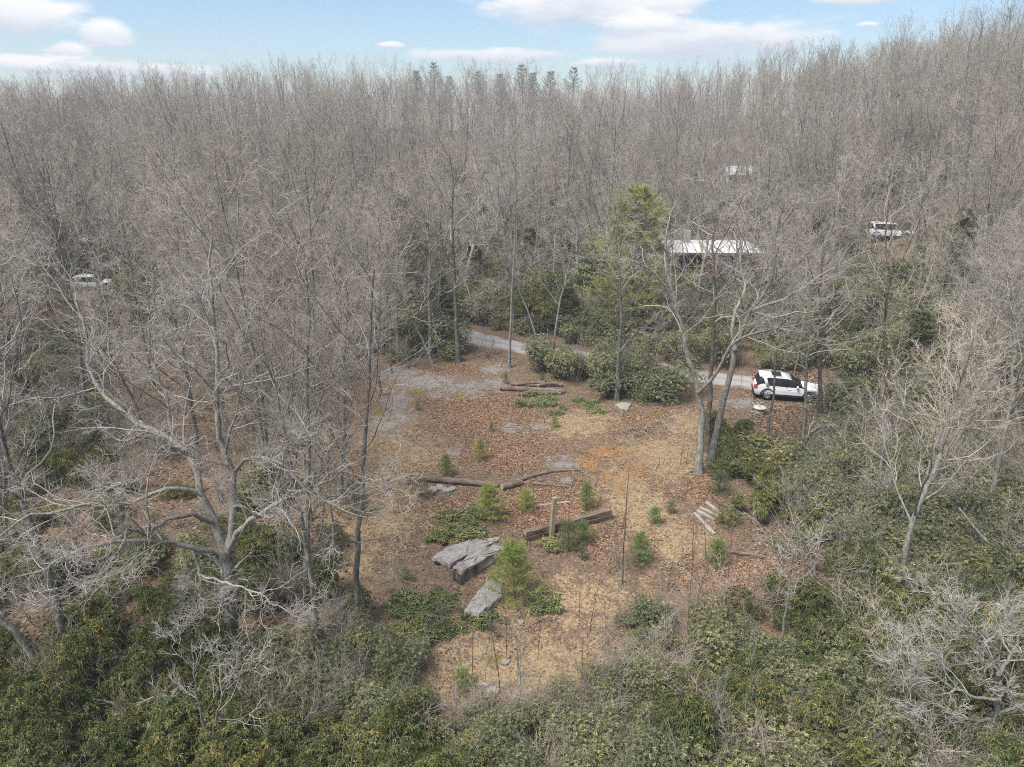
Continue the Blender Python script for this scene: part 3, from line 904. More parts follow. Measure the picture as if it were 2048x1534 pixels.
def instancer(name, pos, which, scale, rotz, groups, label, cat):
    """One stuff object: instances of shared meshes on points. groups: list of lists of meshes, each list one layer."""
    me = bpy.data.meshes.new(name)
    me.from_pydata([tuple(p) for p in pos], [], [])
    for nm, arr, tp in (('which', which, 'INT'), ('size', scale, 'FLOAT'), ('turn', rotz, 'FLOAT')):
        a = me.attributes.new(nm, tp, 'POINT')
        a.data.foreach_set('value', np.asarray(arr, np.int32 if tp == 'INT' else np.float32))
    o = link(name, me)
    ng = bpy.data.node_groups.new(name, 'GeometryNodeTree')
    ng.interface.new_socket('Geometry', in_out='INPUT', socket_type='NodeSocketGeometry')
    ng.interface.new_socket('Geometry', in_out='OUTPUT', socket_type='NodeSocketGeometry')
    gi, go = ng.nodes.new('NodeGroupInput'), ng.nodes.new('NodeGroupOutput')
    join = ng.nodes.new('GeometryNodeJoinGeometry')
    def attr(nm, tp):
        n = ng.nodes.new('GeometryNodeInputNamedAttribute')
        n.data_type = tp
        n.inputs[0].default_value = nm
        return n.outputs['Attribute']
    wi, si, ti = attr('which', 'INT'), attr('size', 'FLOAT'), attr('turn', 'FLOAT')
    rot = ng.nodes.new('ShaderNodeCombineXYZ')
    ng.links.new(ti, rot.inputs[2])
    for gidx, meshes in enumerate(groups):
        c = bpy.data.collections.new('%s_source' % name)
        for i, m in enumerate(meshes):
            p = bpy.data.objects.new('%s_%d_%02d' % (name, gidx, i), m)
            c.objects.link(p)
        ci = ng.nodes.new('GeometryNodeCollectionInfo')
        ci.inputs['Collection'].default_value = c
        ci.inputs['Separate Children'].default_value = True
        ci.inputs['Reset Children'].default_value = True
        iop = ng.nodes.new('GeometryNodeInstanceOnPoints')
        ng.links.new(gi.outputs[0], iop.inputs['Points'])
        ng.links.new(ci.outputs[0], iop.inputs['Instance'])
        iop.inputs['Pick Instance'].default_value = True
        ng.links.new(wi, iop.inputs['Instance Index'])
        ng.links.new(rot.outputs[0], iop.inputs['Rotation'])
        ng.links.new(si, iop.inputs['Scale'])
        ng.links.new(iop.outputs[0], join.inputs[0])
    ng.links.new(join.outputs[0], go.inputs[0])
    md = o.modifiers.new('scatter', 'NODES')
    md.node_group = ng
    return tag(o, label, cat, kind='stuff')

kind_ = vnoise(far[:, 0], far[:, 1], 22, 31) + rng.normal(0, 0.14, len(far))
kk = np.where(kind_ < 0.5, rng.choice([3, 4, 5], len(far)), rng.choice([0, 1, 2, 4], len(far)))
instancer('forest', np.column_stack([far, height(far[:, 0], far[:, 1]) - 0.1]), kk, np.where(rng.uniform(0, 1, len(far)) < 0.25, rng.uniform(0.5, 0.8, len(far)), rng.uniform(0.85, 1.18, len(far))), rng.uniform(0, 6.28, len(far)),
          [[p[0] for p in FAR], [p[1] for p in FAR]], 'bare winter forest climbing away to the ridge line', 'forest')

# ================================================================ evergreen shrubs
def leaves(rng, C, Nn, per, L, W, e0, e1, cols, droop=0.25):
    """Whorls of leaves round axes Nn at points C: folded diamond leaves, four corners each."""
    N = len(C)
    phi = rng.uniform(0, 6.28, (N, 1)) + np.arange(per)[None] * 6.283 / per + rng.normal(0, 0.25, (N, per))
    ref = np.where(np.abs(Nn[:, 2:3]) > 0.9, np.array([1.0, 0, 0]), np.array([0, 0, 1.0]))
    U = norm(np.cross(Nn, ref))
    V = np.cross(Nn, U)
    e = np.radians(rng.uniform(e0, e1, (N, per)))[..., None]
    rad = U[:, None] * np.cos(phi)[..., None] + V[:, None] * np.sin(phi)[..., None]
    d = rad * np.cos(e) + Nn[:, None] * np.sin(e)
    side = norm(np.cross(d, Nn[:, None]))
    l = L * rng.uniform(0.7, 1.25, (N, per))[..., None]
    wd = W * rng.uniform(0.8, 1.2, (N, per))[..., None]
    b = C[:, None] + d * l * 0.08
    m = b + d * l * 0.5
    tip = b + d * l - np.array([0, 0, 1.0]) * l * droop
    up = Nn[:, None] * wd * 0.25
    v = np.stack([b, m + side * wd + up, tip, m - side * wd + up], 2).reshape(-1, 3)
    n = N * per
    i = np.arange(n)[:, None] * 4
    t = np.concatenate([i + [0, 1, 2], i + [0, 2, 3]])
    ci = rng.choice(len(cols), (N,))
    c = np.array(cols)[ci][:, None] * rng.uniform(0.7, 1.3, (N, per, 1))
    return v, t, np.repeat(c.reshape(-1, 3), 4, 0)

def shrub(seed, kind):
    rng = np.random.default_rng(seed)
    nl = rng.integers(6, 9)
    lob = np.column_stack([rng.normal(0, 0.6, (nl, 2)), rng.uniform(0.25, 1.15, nl)])
    lr = rng.uniform(0.3, 0.66, nl)
    n = 850 if kind == 'rhodo' else 1500
    k = rng.integers(0, nl, n)
    d = norm(rng.normal(0, 1, (n, 3)) + np.array([0, 0, 0.75]))
    dep = rng.uniform(0.45, 1.25, n) ** 0.75
    C = lob[k] + d * (lr[k] * dep)[:, None] * np.array([1.1, 1.1, 0.85])
    ok = C[:, 2] > 0.05
    C, d = C[ok], d[ok]
    up = norm(d * 0.6 + np.array([0, 0, 0.9]) + rng.normal(0, 0.25, d.shape))
    if kind == 'rhodo':
        v, t, c = leaves(rng, C, up, 8, 0.118, 0.0165, -50, 15, [(0.072, 0.098, 0.034), (0.092, 0.118, 0.042), (0.115, 0.138, 0.050), (0.145, 0.158, 0.060), (0.190, 0.185, 0.070), (0.24, 0.21, 0.08)], 0.3)
    else:
        v, t, c = leaves(rng, C, up, 6, 0.068, 0.0155, -10, 45, [(0.082, 0.100, 0.040), (0.105, 0.124, 0.048), (0.135, 0.155, 0.060), (0.175, 0.188, 0.080), (0.265, 0.265, 0.135), (0.165, 0.138, 0.078)], 0.12)
    st = Geo()
    ns = 26 if kind == 'rhodo' else 34
    base = np.column_stack([rng.normal(0, 0.12, (ns, 2)), np.full(ns, -0.15)])
    tg = lob[rng.integers(0, nl, ns)] + rng.normal(0, 0.32, (ns, 3))
    tg[:, 2] = np.abs(tg[:, 2]) + 0.15
    P = base[:, None] + (tg - base)[:, None] * np.linspace(0, 1, 6)[None, :, None]
    P[:, 1:-1] += rng.normal(0, 0.05, (ns, 4, 3))
    st.tubes(P, taper(np.full(ns, 0.022), 6, 0.3), 4)
    if kind == 'laurel':                              # grey leafless twigs poke through
        p, dd, L, r = spawn(rng, P, taper(np.full(ns, 0.012), 6, 0.4), 9, 0.4, 1.0, 15, 60, lambda t, pl: pl * 0 + 0.5, 0.6)
        st.tubes(grow(rng, p, dd, L, 4, 0.2, 0.1), taper(np.full(len(p), 0.0055), 4, 0.5), 3)
    fol = make_mesh('foliage', v, None, t, [M_RHODO if kind == 'rhodo' else M_LAUREL], col=c, smooth=False)
    return st.mesh('stem', M_BARKP if kind == 'laurel' else M_BARK, True), fol

RHODO = [shrub(300 + i, 'rhodo') for i in range(5)]
LAUREL = [shrub(330 + i, 'laurel') for i in range(5)]

def brush(seed):
    """A twiggy leafless bush."""
    rng = np.random.default_rng(seed)
    g, c = Geo(), Geo()
    n = 11
    a = rng.uniform(0, 6.28, n)
    d = np.column_stack([np.cos(a) * 0.55, np.sin(a) * 0.55, np.ones(n)])
    P = grow(rng, np.column_stack([rng.normal(0, .1, (n, 2)), np.full(n, -0.1)]), d, rng.uniform(1.2, 2.2, n), 8, 0.1, 0.03)
    Rr = taper(np.full(n, 0.017), 8, 0.3)
    g.tubes(P, Rr, 5)
    p, d, L, r = spawn(rng, P, Rr, 7, 0.25, 1, 22, 55, lambda t, pl: pl * (0.5 - 0.2 * t), 0.6)
    P2 = grow(rng, p, d, L, 5, 0.14, 0.05)
    R2 = taper(np.full(len(p), 0.007), 5, 0.5)
    c.tubes(P2, R2, 3)
    p, d, L, r = spawn(rng, P2, R2, 6, 0.2, 1, 22, 55, lambda t, pl: pl * 0.45, 0.6)
    c.tubes(grow(rng, p, d, L, 3, 0.15, 0.05), taper(np.full(len(p), 0.0042), 3, 0.5), 3)
    return g.mesh('stem', M_BARKP, True), c.mesh('twigs', M_TWIG, True)
M_TWIGR = twig_mat('red_twig', [(0.0, (0.20, 0.13, 0.10)), (0.5, (0.27, 0.18, 0.14)), (1.0, (0.33, 0.25, 0.2))])
BRUSH = [brush(360 + i) for i in range(4)]

def seedling(seed):
    rng = np.random.default_rng(seed)
    n = 34
    C = np.column_stack([rng.normal(0, 0.55, (n, 2)), rng.uniform(0.1, 0.75, n)])
    up = norm(np.column_stack([rng.normal(0, 0.3, (n, 2)), np.ones(n)]))
    v, t, c = leaves(rng, C, up, 8, 0.36, 0.06, -35, 25, [(0.10, 0.135, 0.045), (0.13, 0.165, 0.055), (0.17, 0.19, 0.07), (0.22, 0.215, 0.09)], 0.25)
    P = np.stack([C * [0.2, 0.2, 0] - [0, 0, 0.1], C * [0.7, 0.7, 0.5], C], 1)
    return Geo().tubes(P, np.tile([[0.03, 0.02, 0.012]], (n, 1)), 4).mesh('stem', M_BARK, True), make_mesh('foliage', v, None, t, [M_RHODO], col=c, smooth=False)
SEEDL = [seedling(350 + i) for i in range(4)]

def plant(src, name, cat, x, y, s, rng, label, group, parts, tall=1.0, rz=None):
    o = thing(name, label, cat, (x, y, float(height(x, y)) - 0.03), rng.uniform(0, 6.28) if rz is None else rz, group)
    o.scale = (s, s, s * tall)
    for nm, m in zip(parts, src):
        link(nm, m, o)
    return o

def in_poly(u, v, poly):
    c = False
    j = len(poly) - 1
    for i in range(len(poly)):
        (x1, y1), (x2, y2) = poly[i], poly[j]
        if (y1 > v) != (y2 > v) and u < (x2 - x1) * (v - y1) / (y2 - y1) + x1:
            c = not c
        j = i
    return c

# where each kind grows, outlined on the photograph and thrown onto the ground
Z_RHODO = [
    ('bank', [(-250, 1330), (150, 1330), (330, 1310), (480, 1370), (560, 1450), (640, 1480), (900, 1500), (900, 1760), (-250, 1760)], 1.0, (0.6, 1.4)),
    ('slope', [(1340, 1480), (1400, 1330), (1480, 1290), (1700, 1230), (1900, 1180), (2250, 1100), (2250, 1760), (1200, 1760), (1250, 1560)], 1.3, (0.6, 1.35)),
    ('thicket', [(1440, 880), (1500, 890), (1540, 960), (1600, 1080), (1700, 1130), (1900, 1180), (1750, 1240), (1600, 1150), (1480, 1000), (1430, 960)], 1.3, (0.7, 1.1)),
    ('understory', [(-200, 900), (200, 900), (350, 1180), (300, 1320), (-200, 1330)], 2.1, (0.6, 1.0)),
    ('beside', [(560, 1090), (680, 1080), (690, 1170), (640, 1260), (540, 1280), (500, 1200)], 1.5, (0.55, 0.9))]
Z_LAUREL = [
    ('hem', [(480, 1360), (560, 1290), (680, 1270), (800, 1330), (840, 1400), (900, 1440), (880, 1520), (560, 1500)], 0.95, (0.6, 0.95)),
    ('toe', [(850, 1440), (1000, 1440), (1100, 1420), (1180, 1370), (1330, 1370), (1300, 1600), (880, 1600)], 0.95, (0.45, 0.95)),
    ('slope', [(1230, 1290), (1290, 1200), (1360, 1230), (1480, 1240), (1480, 1300), (1370, 1330), (1330, 1450), (1200, 1400)], 1.25, (0.45, 0.9)),
    ('thicket', [(1470, 905), (1560, 925), (1660, 905), (1700, 850), (2250, 850), (2250, 1160), (1900, 1170), (1700, 1120), (1600, 1060), (1540, 950)], 1.12, (0.8, 1.25)),
    ('roadside', [(1075, 735), (1085, 750), (1120, 755), (1190, 780), (1230, 800), (1330, 805), (1330, 765), (1200, 735), (1080, 712)], 1.25, (0.8, 1.75)),
    ('among', [(1340, 1480), (1400, 1330), (1480, 1290), (1700, 1230), (1900, 1180), (2250, 1100), (2250, 1760), (1200, 1760), (1250, 1560)], 1.7, (0.8, 1.35)),
    ('driveway', [(560, 625), (700, 655), (800, 680), (900, 700), (925, 715), (870, 722), (780, 712), (640, 680), (540, 660)], 1.45, (0.9, 1.7)),
    ('verge', [(1690, 815), (2200, 845), (2200, 875), (1690, 855)], 1.2, (1.0, 1.6)),
    ('understory', [(-200, 700), (150, 690), (260, 860), (200, 920), (-200, 920)], 1.9, (0.7, 1.1)),
    ('over', [(480, 560), (760, 610), (960, 650), (1150, 690), (1300, 715), (1600, 750), (2200, 800), (2200, 690), (1900, 660), (1540, 620), (1200, 560), (960, 525), (480, 505)], 2.3, (0.9, 1.6))]
SH_LABEL = {
    'rhodobank': ('rhododendron with drooping dark leaves on the bank under the huge crooked tree', 'rhododendrons on the bank'),
    'rhodoslope': ('rhododendron with yellow-green drooping leaves on the slope below the plank heap', 'rhododendrons on the slope'),
    'rhodothicket': ('dark rhododendron along the clearing edge by the three-stemmed oak', 'rhododendrons at the clearing edge'),
    'rhodounderstory': ('rhododendron shaded under the bare trees behind the bank', 'rhododendrons under the trees'),
    'rhodobeside': ('rhododendron on the moss beside the slender lichen-grey tree', 'rhododendrons on the moss'),
    'laurelhem': ('grey-green mountain laurel edging the clearing below the mossy tree', 'laurels edging the clearing'),
    'laureltoe': ('twiggy laurel at the foot of the tan grass slope', 'laurels at the slope foot'),
    'laurelslope': ('sparse laurel on the grassy slope between clearing and rhododendrons', 'laurels on the grassy slope'),
    'laurelamong': ('olive laurel standing among the rhododendrons below the plank heap', 'laurels among the rhododendrons'),
    'laurelthicket': ('olive mountain laurel in the wide thicket beside the white car', 'laurels of the wide thicket'),
    'laurelroadside': ('laurel between the log pile and the gravel road', 'laurels along the road'),
    'laureldriveway': ('leafy laurel on the bank between driveway and gravel road', 'laurels on the driveway bank'),
    'laurelverge': ('laurel on the road verge past the parked white car', 'laurels on the verge'),
    'laurelunderstory': ('laurel growing in shade deep under the driveway woods', 'laurels in the driveway woods'),
    'laurelover': ('laurel on the bank across the gravel road', 'laurels across the road')}
rng = np.random.default_rng(8)
SHRUBS = []
def fill(zones, src, kind):
    out_ = []
    for nm, poly, sp, (s0, s1) in zones:
        W = np.array([ground(min(max(u, -300), 2400), v) for u, v in poly])
        lo, hi = W[:, :2].min(0) - 1, W[:, :2].max(0) + 1
        gx, gy = np.meshgrid(np.arange(lo[0], hi[0], sp), np.arange(lo[1], hi[1], sp))
        P = np.stack([gx.ravel(), gy.ravel()], -1) + rng.uniform(-.45, .45, (gx.size, 2)) * sp
        U, V = pix(P[:, 0], P[:, 1], height(P[:, 0], P[:, 1]))
        rdd = road_dist(P[:, 0], P[:, 1])
        for (x, y), u, v, r_ in zip(P, U, V, rdd):
            if r_ < 3.0 or not in_poly(u, v, poly) or not (-160 < u < 2210):
                continue
            if math.hypot(x - CAR[0], y - CAR[1]) < 3.4 or math.hypot(x - HOUSE[0], y - HOUSE[1] - 3) < 8 or not free(x, y, 0.45, SIG):
                continue
            if rng.uniform() < 0.12:
                continue
            out_.append((x, y, rng.uniform(s0, s1), nm, kind))
    return out_
rh = fill(Z_RHODO, RHODO, 'rhodo')
la = fill(Z_LAUREL, LAUREL, 'laurel')
print('rhodo', len(rh), 'laurel', len(la))
for lst, src, nm in ((rh, RHODO, 'rhododendron_shrub'), (la, LAUREL, 'laurel_shrub')):
    lst.sort(key=lambda q: math.hypot(q[0], q[1]) / q[2])
    if len(lst) > 285:                                # past three hundred of a kind: the smallest-looking rest is one mass
        rest = np.array([q[:3] for q in lst[285:]])
        instancer('laurel_thicket', np.column_stack([rest[:, :2], height(rest[:, 0], rest[:, 1]) - 0.03]), rng.integers(0, 5, len(rest)), rest[:, 2] * 1.1, rng.uniform(0, 6.28, len(rest)),
                  [[a[0] for a in src], [a[1] for a in src]], 'mass of smaller mountain laurels filling the thickets and road banks', 'laurel thicket')
    for (x, y, s, zn, kind) in lst[:285]:
        lb, gp = SH_LABEL[kind + zn]
        lb = ('small ' if s < 0.85 else 'big ' if s > 1.12 else 'middling ') + lb
        plant(src[rng.integers(0, 5)], nm, 'shrub', x, y, s * 1.05, rng, lb, gp, ('stem', 'foliage'), rng.uniform(0.7, 1.45) * (1.1 if zn in ('roadside',) else 1.0))

# big laurels that hide the road, each on its own
for (u, v, s, lb) in ((893, 702, 1.7, 'tall round laurel at the foot of the stout driveway trunk'), (852, 688, 1.6, 'laurel on the road bank next to the tall round one'), (815, 678, 1.6, 'laurel on the road bank above the reddish bush'),
                      (778, 668, 1.7, 'laurel on the road bank at the driveway bend'), (738, 660, 1.7, 'laurel under bare trees past the driveway bend'), (700, 650, 1.7, 'laurel under bare trees farther up the road bank'),
                      (1705, 835, 1.5, 'laurel at the roadside just ahead of the white car'), (1745, 838, 1.6, 'second laurel at the roadside ahead of the white car'), (1790, 842, 1.6, 'third laurel at the roadside ahead of the white car'),
                      (1840, 846, 1.7, 'fourth laurel at the roadside ahead of the white car'), (1900, 850, 1.7, 'fifth laurel at the roadside ahead of the white car'), (1960, 855, 1.7, 'sixth laurel at the roadside ahead of the white car'), (2020, 860, 1.8, 'last laurel of the roadside row ahead of the white car')):
    B = ground(u, v)
    plant(LAUREL[rng.integers(0, 5)], 'laurel_shrub', 'shrub', B[0], B[1], s, rng, lb, 'laurels screening the road', ('stem', 'foliage'), rng.uniform(0.9, 1.4))

# evergreen and twiggy growth deep in the woods that nobody could count
gx, gy = np.meshgrid(np.arange(-70, 78, 2.1), np.arange(24, 150, 2.1))
P = np.stack([gx.ravel(), gy.ravel()], -1) + rng.uniform(-.9, .9, (gx.size, 2))
U, V = pix(P[:, 0], P[:, 1], height(P[:, 0], P[:, 1]))
RD = road_dist(P[:, 0], P[:, 1])
clump = vnoise(P[:, 0], P[:, 1], 11, 21)
keep = np.zeros(len(P), bool)
mid_ = (P[:, 1] > 58) & (P[:, 1] < 135) & (U > 740) & (U < np.where(P[:, 1] < 78, 2120, 1520))
typ = np.zeros(len(P), int)
for i, ((x, y), u, v) in enumerate(zip(P, U, V)):
    if RD[i] < 3.2 or not (-120 < u < 2170) or v > 1300:
        continue
    if math.hypot(x - CAR[0], y - CAR[1]) < 4 or abs(x - HOUSE[0]) < 7.5 and -3 < y - HOUSE[1] < 9:
        continue
    if any(abs(x - q[0] * y / q[1]) < 4.5 and -16 < y - q[1] < 3 for q in (VAN, SILVER)):
        continue
    if y < 60 and 640 < u < 1520:
        continue
    if y < 52 and u > 1480:
        continue
    if clump[i] > (0.54 if y < 62 else 0.3 if mid_[i] else 0.44):
        keep[i] = True
        typ[i] = rng.integers(0, 10) if rng.uniform() < 0.75 else rng.integers(10, 14)
    elif rng.uniform() < (0.85 if (u < 720 and y < 66) else 0.35):
        keep[i] = True
        typ[i] = rng.integers(10, 14)
P, typ = P[keep], typ[keep]
allsrc = RHODO + LAUREL + BRUSH
print('undergrowth', len(P))
instancer('undergrowth', np.column_stack([P, height(P[:, 0], P[:, 1]) - 0.05]), typ, rng.uniform(0.55, 1.35, len(P)) * np.where(P[:, 1] > 140, 1.3, np.where(P[:, 1] > 61, 1.85, 1.0)), rng.uniform(0, 6.28, len(P)),
          [[a[0] for a in allsrc], [a[1] for a in allsrc]], 'evergreen and twiggy undergrowth scattered through the shaded woods', 'undergrowth')

# ================================================================ pines
def needles(rng, C, D, per, L, W, cols, spread=0.75):
    N = len(C)
    d = norm(D[:, None] + rng.normal(0, spread, (N, per, 3)) * 0.75)
    side = norm(np.cross(d, rng.normal(0, 1, (N, per, 3))))
    l = L * rng.uniform(0.7, 1.2, (N, per))[..., None]
    b = C[:, None] + rng.normal(0, 0.012, (N, per, 3))
    v = np.stack([b - side * W, b + side * W, b + d * l], 2).reshape(-1, 3)
    t = np.arange(N * per * 3).reshape(-1, 3)
    ci = np.array(cols)[rng.integers(0, len(cols), N)][:, None] * rng.uniform(0.75, 1.3, (N, per, 1))
    return v, t, np.repeat(ci.reshape(-1, 3), 3, 0)

def young_pine(seed, H, cols, fat=0.42, per=9):
    rng = np.random.default_rng(seed)
    g = Geo()
    P0 = grow(rng, np.array([[0, 0, -0.1]]), np.array([[0, 0, 1.0]]), np.array([H + 0.1]), 8, 0.015, 0.1)
    g.tubes(P0, taper(np.array([0.012 + 0.012 * H]), 8, 0.25), 5)
    nw = max(4, int(H / 0.3))
    C, D = [], []
    for i in range(nw):
        t = 0.14 + 0.82 * i / nw
        p = P0[0, int(t * 7)] * (1 - (t * 7) % 1) + P0[0, min(7, int(t * 7) + 1)] * ((t * 7) % 1)
        nb = rng.integers(5, 8)
        a = rng.uniform(0, 6.28) + np.arange(nb) * 6.28 / nb
        d = np.column_stack([np.cos(a), np.sin(a), np.full(nb, 0.35 + 0.7 * t)])
        L = H * fat * (1 - t) ** 0.75 * rng.uniform(0.8, 1.15, nb) + 0.06
        B = grow(rng, np.repeat(p[None], nb, 0), d, L, 6, 0.06, 0.07)
        g.tubes(B, taper(np.full(nb, 0.008), 6, 0.4), 3)
        for k in range(1, 6):
            C.append(B[:, k]); D.append(norm(B[:, k] - B[:, k - 1]) + np.array([0, 0, 0.15]))
        # side shoots
        for k in (2, 4):
            for sg in (-1, 1):
                sd_ = norm(np.cross(B[:, k] - B[:, k - 1], [0, 0, 1.0])) * sg
                C.append(B[:, k] + sd_ * 0.07); D.append(norm(sd_ + norm(B[:, k] - B[:, k - 1])))
    C.append(P0[0, -2:]); D.append(np.tile([0, 0, 1.0], (2, 1)))
    C, D = np.concatenate(C), np.concatenate(D)
    v, t, c = needles(rng, C, norm(D), per, 0.19, 0.0048, cols, 0.8)
    return g.mesh('stem', M_BARKD, True), make_mesh('needles', v, None, t, [M_NEEDLE], col=c, smooth=False)

YEL = [(0.31, 0.36, 0.10), (0.36, 0.40, 0.12), (0.26, 0.31, 0.085)]
GRN = [(0.22, 0.295, 0.095), (0.26, 0.33, 0.11), (0.18, 0.25, 0.08)]
BLU = [(0.13, 0.165, 0.085), (0.15, 0.185, 0.095), (0.17, 0.195, 0.10)]
YP = [young_pine(400, 1.9, YEL, 0.42, 17), young_pine(401, 1.5, GRN, 0.36), young_pine(402, 1.3, GRN, 0.45), young_pine(403, 1.4, BLU, 0.42), young_pine(404, 1.2, YEL, 0.5)]
# base pixel, top pixel row, which, label
PINES = [
    ((1029, 1205), 1082, 0, 1.15, 'tallest bushy yellow-green young pine beside the big boulder'),
    ((982, 1042), 965, 0, 1.2, 'round bushy young pine in front of the long fallen log'),
    ((892, 953), 906, 1, 1.1, 'green young pine just behind the butt of the long fallen log'),
    ((960, 922), 876, 1, 0.95, 'narrow young pine alone in the middle of the red leaf litter'),
    ((843, 996), 952, 3, 1.25, 'greyish young pine between the dark stump and the small stones'),
    ((1109, 856), 830, 4, 0.9, 'tiny bright pine seedling on the tan grass near the flat rock'),
    ((1052, 1026), 978, 4, 1.1, 'yellowish young pine behind the thin pale plank'),
    ((1172, 1019), 962, 1, 0.95, 'thin green pine sapling past the far end of the thin plank'),
    ((1137, 1106), 1034, 3, 1.0, 'young pine growing against the front of the thick timber'),
    ((1165, 1088), 1038, 2, 1.1, 'green young pine leaning on the middle of the thick timber'),
    ((1309, 1049), 1012, 2, 1.1, 'low green pine on the tan path'),
    ((1341, 1030), 1000, 3, 1.15, 'small dark bluish pine beside the low green pine on the path'),
    ((1277, 1134), 1062, 1, 1.15, 'loose feathery young pine on the tan grass below the path'),
    ((926, 1384), 1335, 4, 1.15, 'yellowed young pine low on the grassy slope'),
    ((812, 1168), 1130, 2, 1.2, 'green young pine under the drooping boughs of the mossy tree'),
    ((836, 822), 800, 3, 0.9, 'stubby dark pine seedling on the gravel driveway edge'),
    ((712, 1034), 958, 3, 1.15, 'bluish young pine behind the slender lichen-grey tree'),
    ((1430, 1130), 1075, 2, 1.2, 'fuzzy young pine at the end of the scattered planks'),
    ((1438, 990), 938, 3, 1.3, 'dark green pine at the foot of the forked oak'),
    ((650, 1112), 1072, 3, 1.3, 'dark bushy pine beside the straight grey tree'),
    ((983, 866), 843, 3, 0.75, 'faint greyish pine seedling by the small gravel patch'),
    ((1084, 768), 742, 3, 1.2, 'dark little pine behind the log pile'),
    ((1012, 768), 745, 3, 0.85, 'small grey-green pine at the butt end of the log pile'),
    ((1165, 1120), 1092, 3, 0.9, 'low dark pine on the red leaves in front of the timber'),
]
for (u, v), vt, k, fat, lb in PINES:
    B = ground(u, v)
    top = at(u, vt, B[1])
    H = YP[k][1].vertices  # noqa
    h0 = [1.9, 1.5, 1.3, 1.4, 1.2][k]
    s = (top[2] - height(B[0], B[1])) / h0
    o = plant(YP[k], 'young_pine', 'pine', B[0], B[1], s, rng, lb, 'young pines of the clearing', ('stem', 'needles'))
    o.scale = (s * fat, s * fat, s)

def pine_tree(seed, H, cols, bare=0.25, fat=0.2, per=14, L=0.24):
    rng = np.random.default_rng(seed)
    g = Geo()
    P0 = grow(rng, np.array([[0, 0, -0.3]]), np.array([[0, 0, 1.0]]), np.array([H + 0.3]), 12, 0.012, 0.1)
    g.tubes(P0, taper(np.array([0.02 * H * 0.75]), 12, 0.12), 8)
    C, D = [], []
    z = H * bare
    while z < H * 0.97:
        t = z / H
        f = (z + 0.3) / (H + 0.3) * 11
        p = P0[0, int(f)] * (1 - f % 1) + P0[0, min(11, int(f) + 1)] * (f % 1)
        nb = rng.integers(4, 7)
        a = rng.uniform(0, 6.28) + np.arange(nb) * 6.28 / nb + rng.normal(0, .2, nb)
        d = np.column_stack([np.cos(a), np.sin(a), np.full(nb, 0.1 + 0.6 * t)])
        ln = H * fat * (1 - t) ** 0.65 * rng.uniform(0.55, 1.25, nb) + 0.25
        B = grow(rng, np.repeat(p[None], nb, 0), d, ln, 8, 0.06, 0.045)
        RB = taper(np.full(nb, 0.03), 8, 0.3)
        g.tubes(B, RB, 4)
        p2, d2, L2, r2 = spawn(rng, B, RB, 9, 0.25, 1.0, 35, 65, lambda tt, pl: pl * 0.34 * (1.1 - tt * 0.6) + 0.12, 0.4)
        d2[:, 2] = np.abs(d2[:, 2]) * 0.4 + 0.1
        B2 = grow(rng, p2, d2, L2, 4, 0.1, 0.06)
        g.tubes(B2, taper(np.full(len(p2), 0.008), 4, 0.5), 3)
        for k in (1, 2, 3):
            C.append(B2[:, k]); D.append(norm(B2[:, k] - B2[:, k - 1]))
        C.append(B[:, -1]); D.append(norm(B[:, -1] - B[:, -2]))
        z += H * 0.045 * rng.uniform(0.7, 1.3)
    C, D = np.concatenate(C), np.concatenate(D)
    v, t, c = needles(rng, C, D + np.array([0, 0, 0.25]), per, L, 0.017, cols, 0.9)
    return g.mesh('trunk', M_BARKD, True), make_mesh('crown', v, None, t, [M_NEEDLE], col=c, smooth=False)
PT = [pine_tree(450, 12, [(0.30, 0.33, 0.16), (0.34, 0.365, 0.18), (0.26, 0.295, 0.14)], 0.1, 0.38, 12, 0.34),
      pine_tree(451, 10, [(0.12, 0.15, 0.065), (0.14, 0.17, 0.075)], 0.2, 0.28),
      pine_tree(452, 15, [(0.16, 0.16, 0.11), (0.20, 0.195, 0.135)], 0.5, 0.24, 5, 0.22), pine_tree(453, 15, [(0.16, 0.16, 0.11), (0.20, 0.195, 0.135)], 0.62, 0.3, 5, 0.22)]
def put_pine(k, u, vb, vt, Y, lb, h0):
    B = at(u, vb, Y)
    gz = float(height(B[0], B[1]))
    top = at(u, vt, Y)
    s = (top[2] - gz) / h0
    o = thing('pine_tree', lb, 'pine', (B[0], B[1], gz), rng.uniform(0, 6.28), None)
    o.scale = (s, s, s)
    link('trunk', PT[k][0], o)
    link('crown', PT[k][1], o)
    return o
o = put_pine(0, 1258, 650, 372, 62, 'tall soft yellow-green white pine beside the brown house', 12)
o.scale = (o.scale[0] * 1.15, o.scale[1] * 1.15, o.scale[2])
rp = np.random.default_rng(44)
for (u, vb, vt, Y) in ((800, 575, 505, 70), (880, 600, 545, 66), (945, 560, 490, 76), (1010, 510, 430, 92), (1065, 525, 455, 86), (1120, 520, 450, 88), (1175, 590, 520, 68), (1130, 640, 575, 62), (1315, 510, 430, 90), (1090, 455, 400, 108),
                       (1440, 460, 400, 105), (1560, 610, 545, 64), (1660, 640, 570, 58), (1720, 660, 590, 56), (1830, 690, 620, 52), (1900, 640, 580, 58), (960, 470, 410, 108), (1240, 470, 415, 104), (860, 470, 415, 106), (1620, 470, 420, 84),
                       (1960, 470, 420, 66), (310, 500, 440, 84), (560, 480, 430, 92), (150, 720, 650, 56), (240, 880, 820, 42), (70, 820, 760, 46)):
    o = put_pine(1, u, vb, vt, Y, 'small dark evergreen under the bare trees of the %s' % ('woods beyond the gravel road' if Y > 60 and u > 700 else 'laurel side' if u > 1500 else 'driveway woods'), 10)
    o.scale = (o.scale[0] * rp.uniform(1.5, 2.2), o.scale[1] * rp.uniform(1.5, 2.2), o.scale[2])
    o['group'] = 'small evergreens among bare trees'
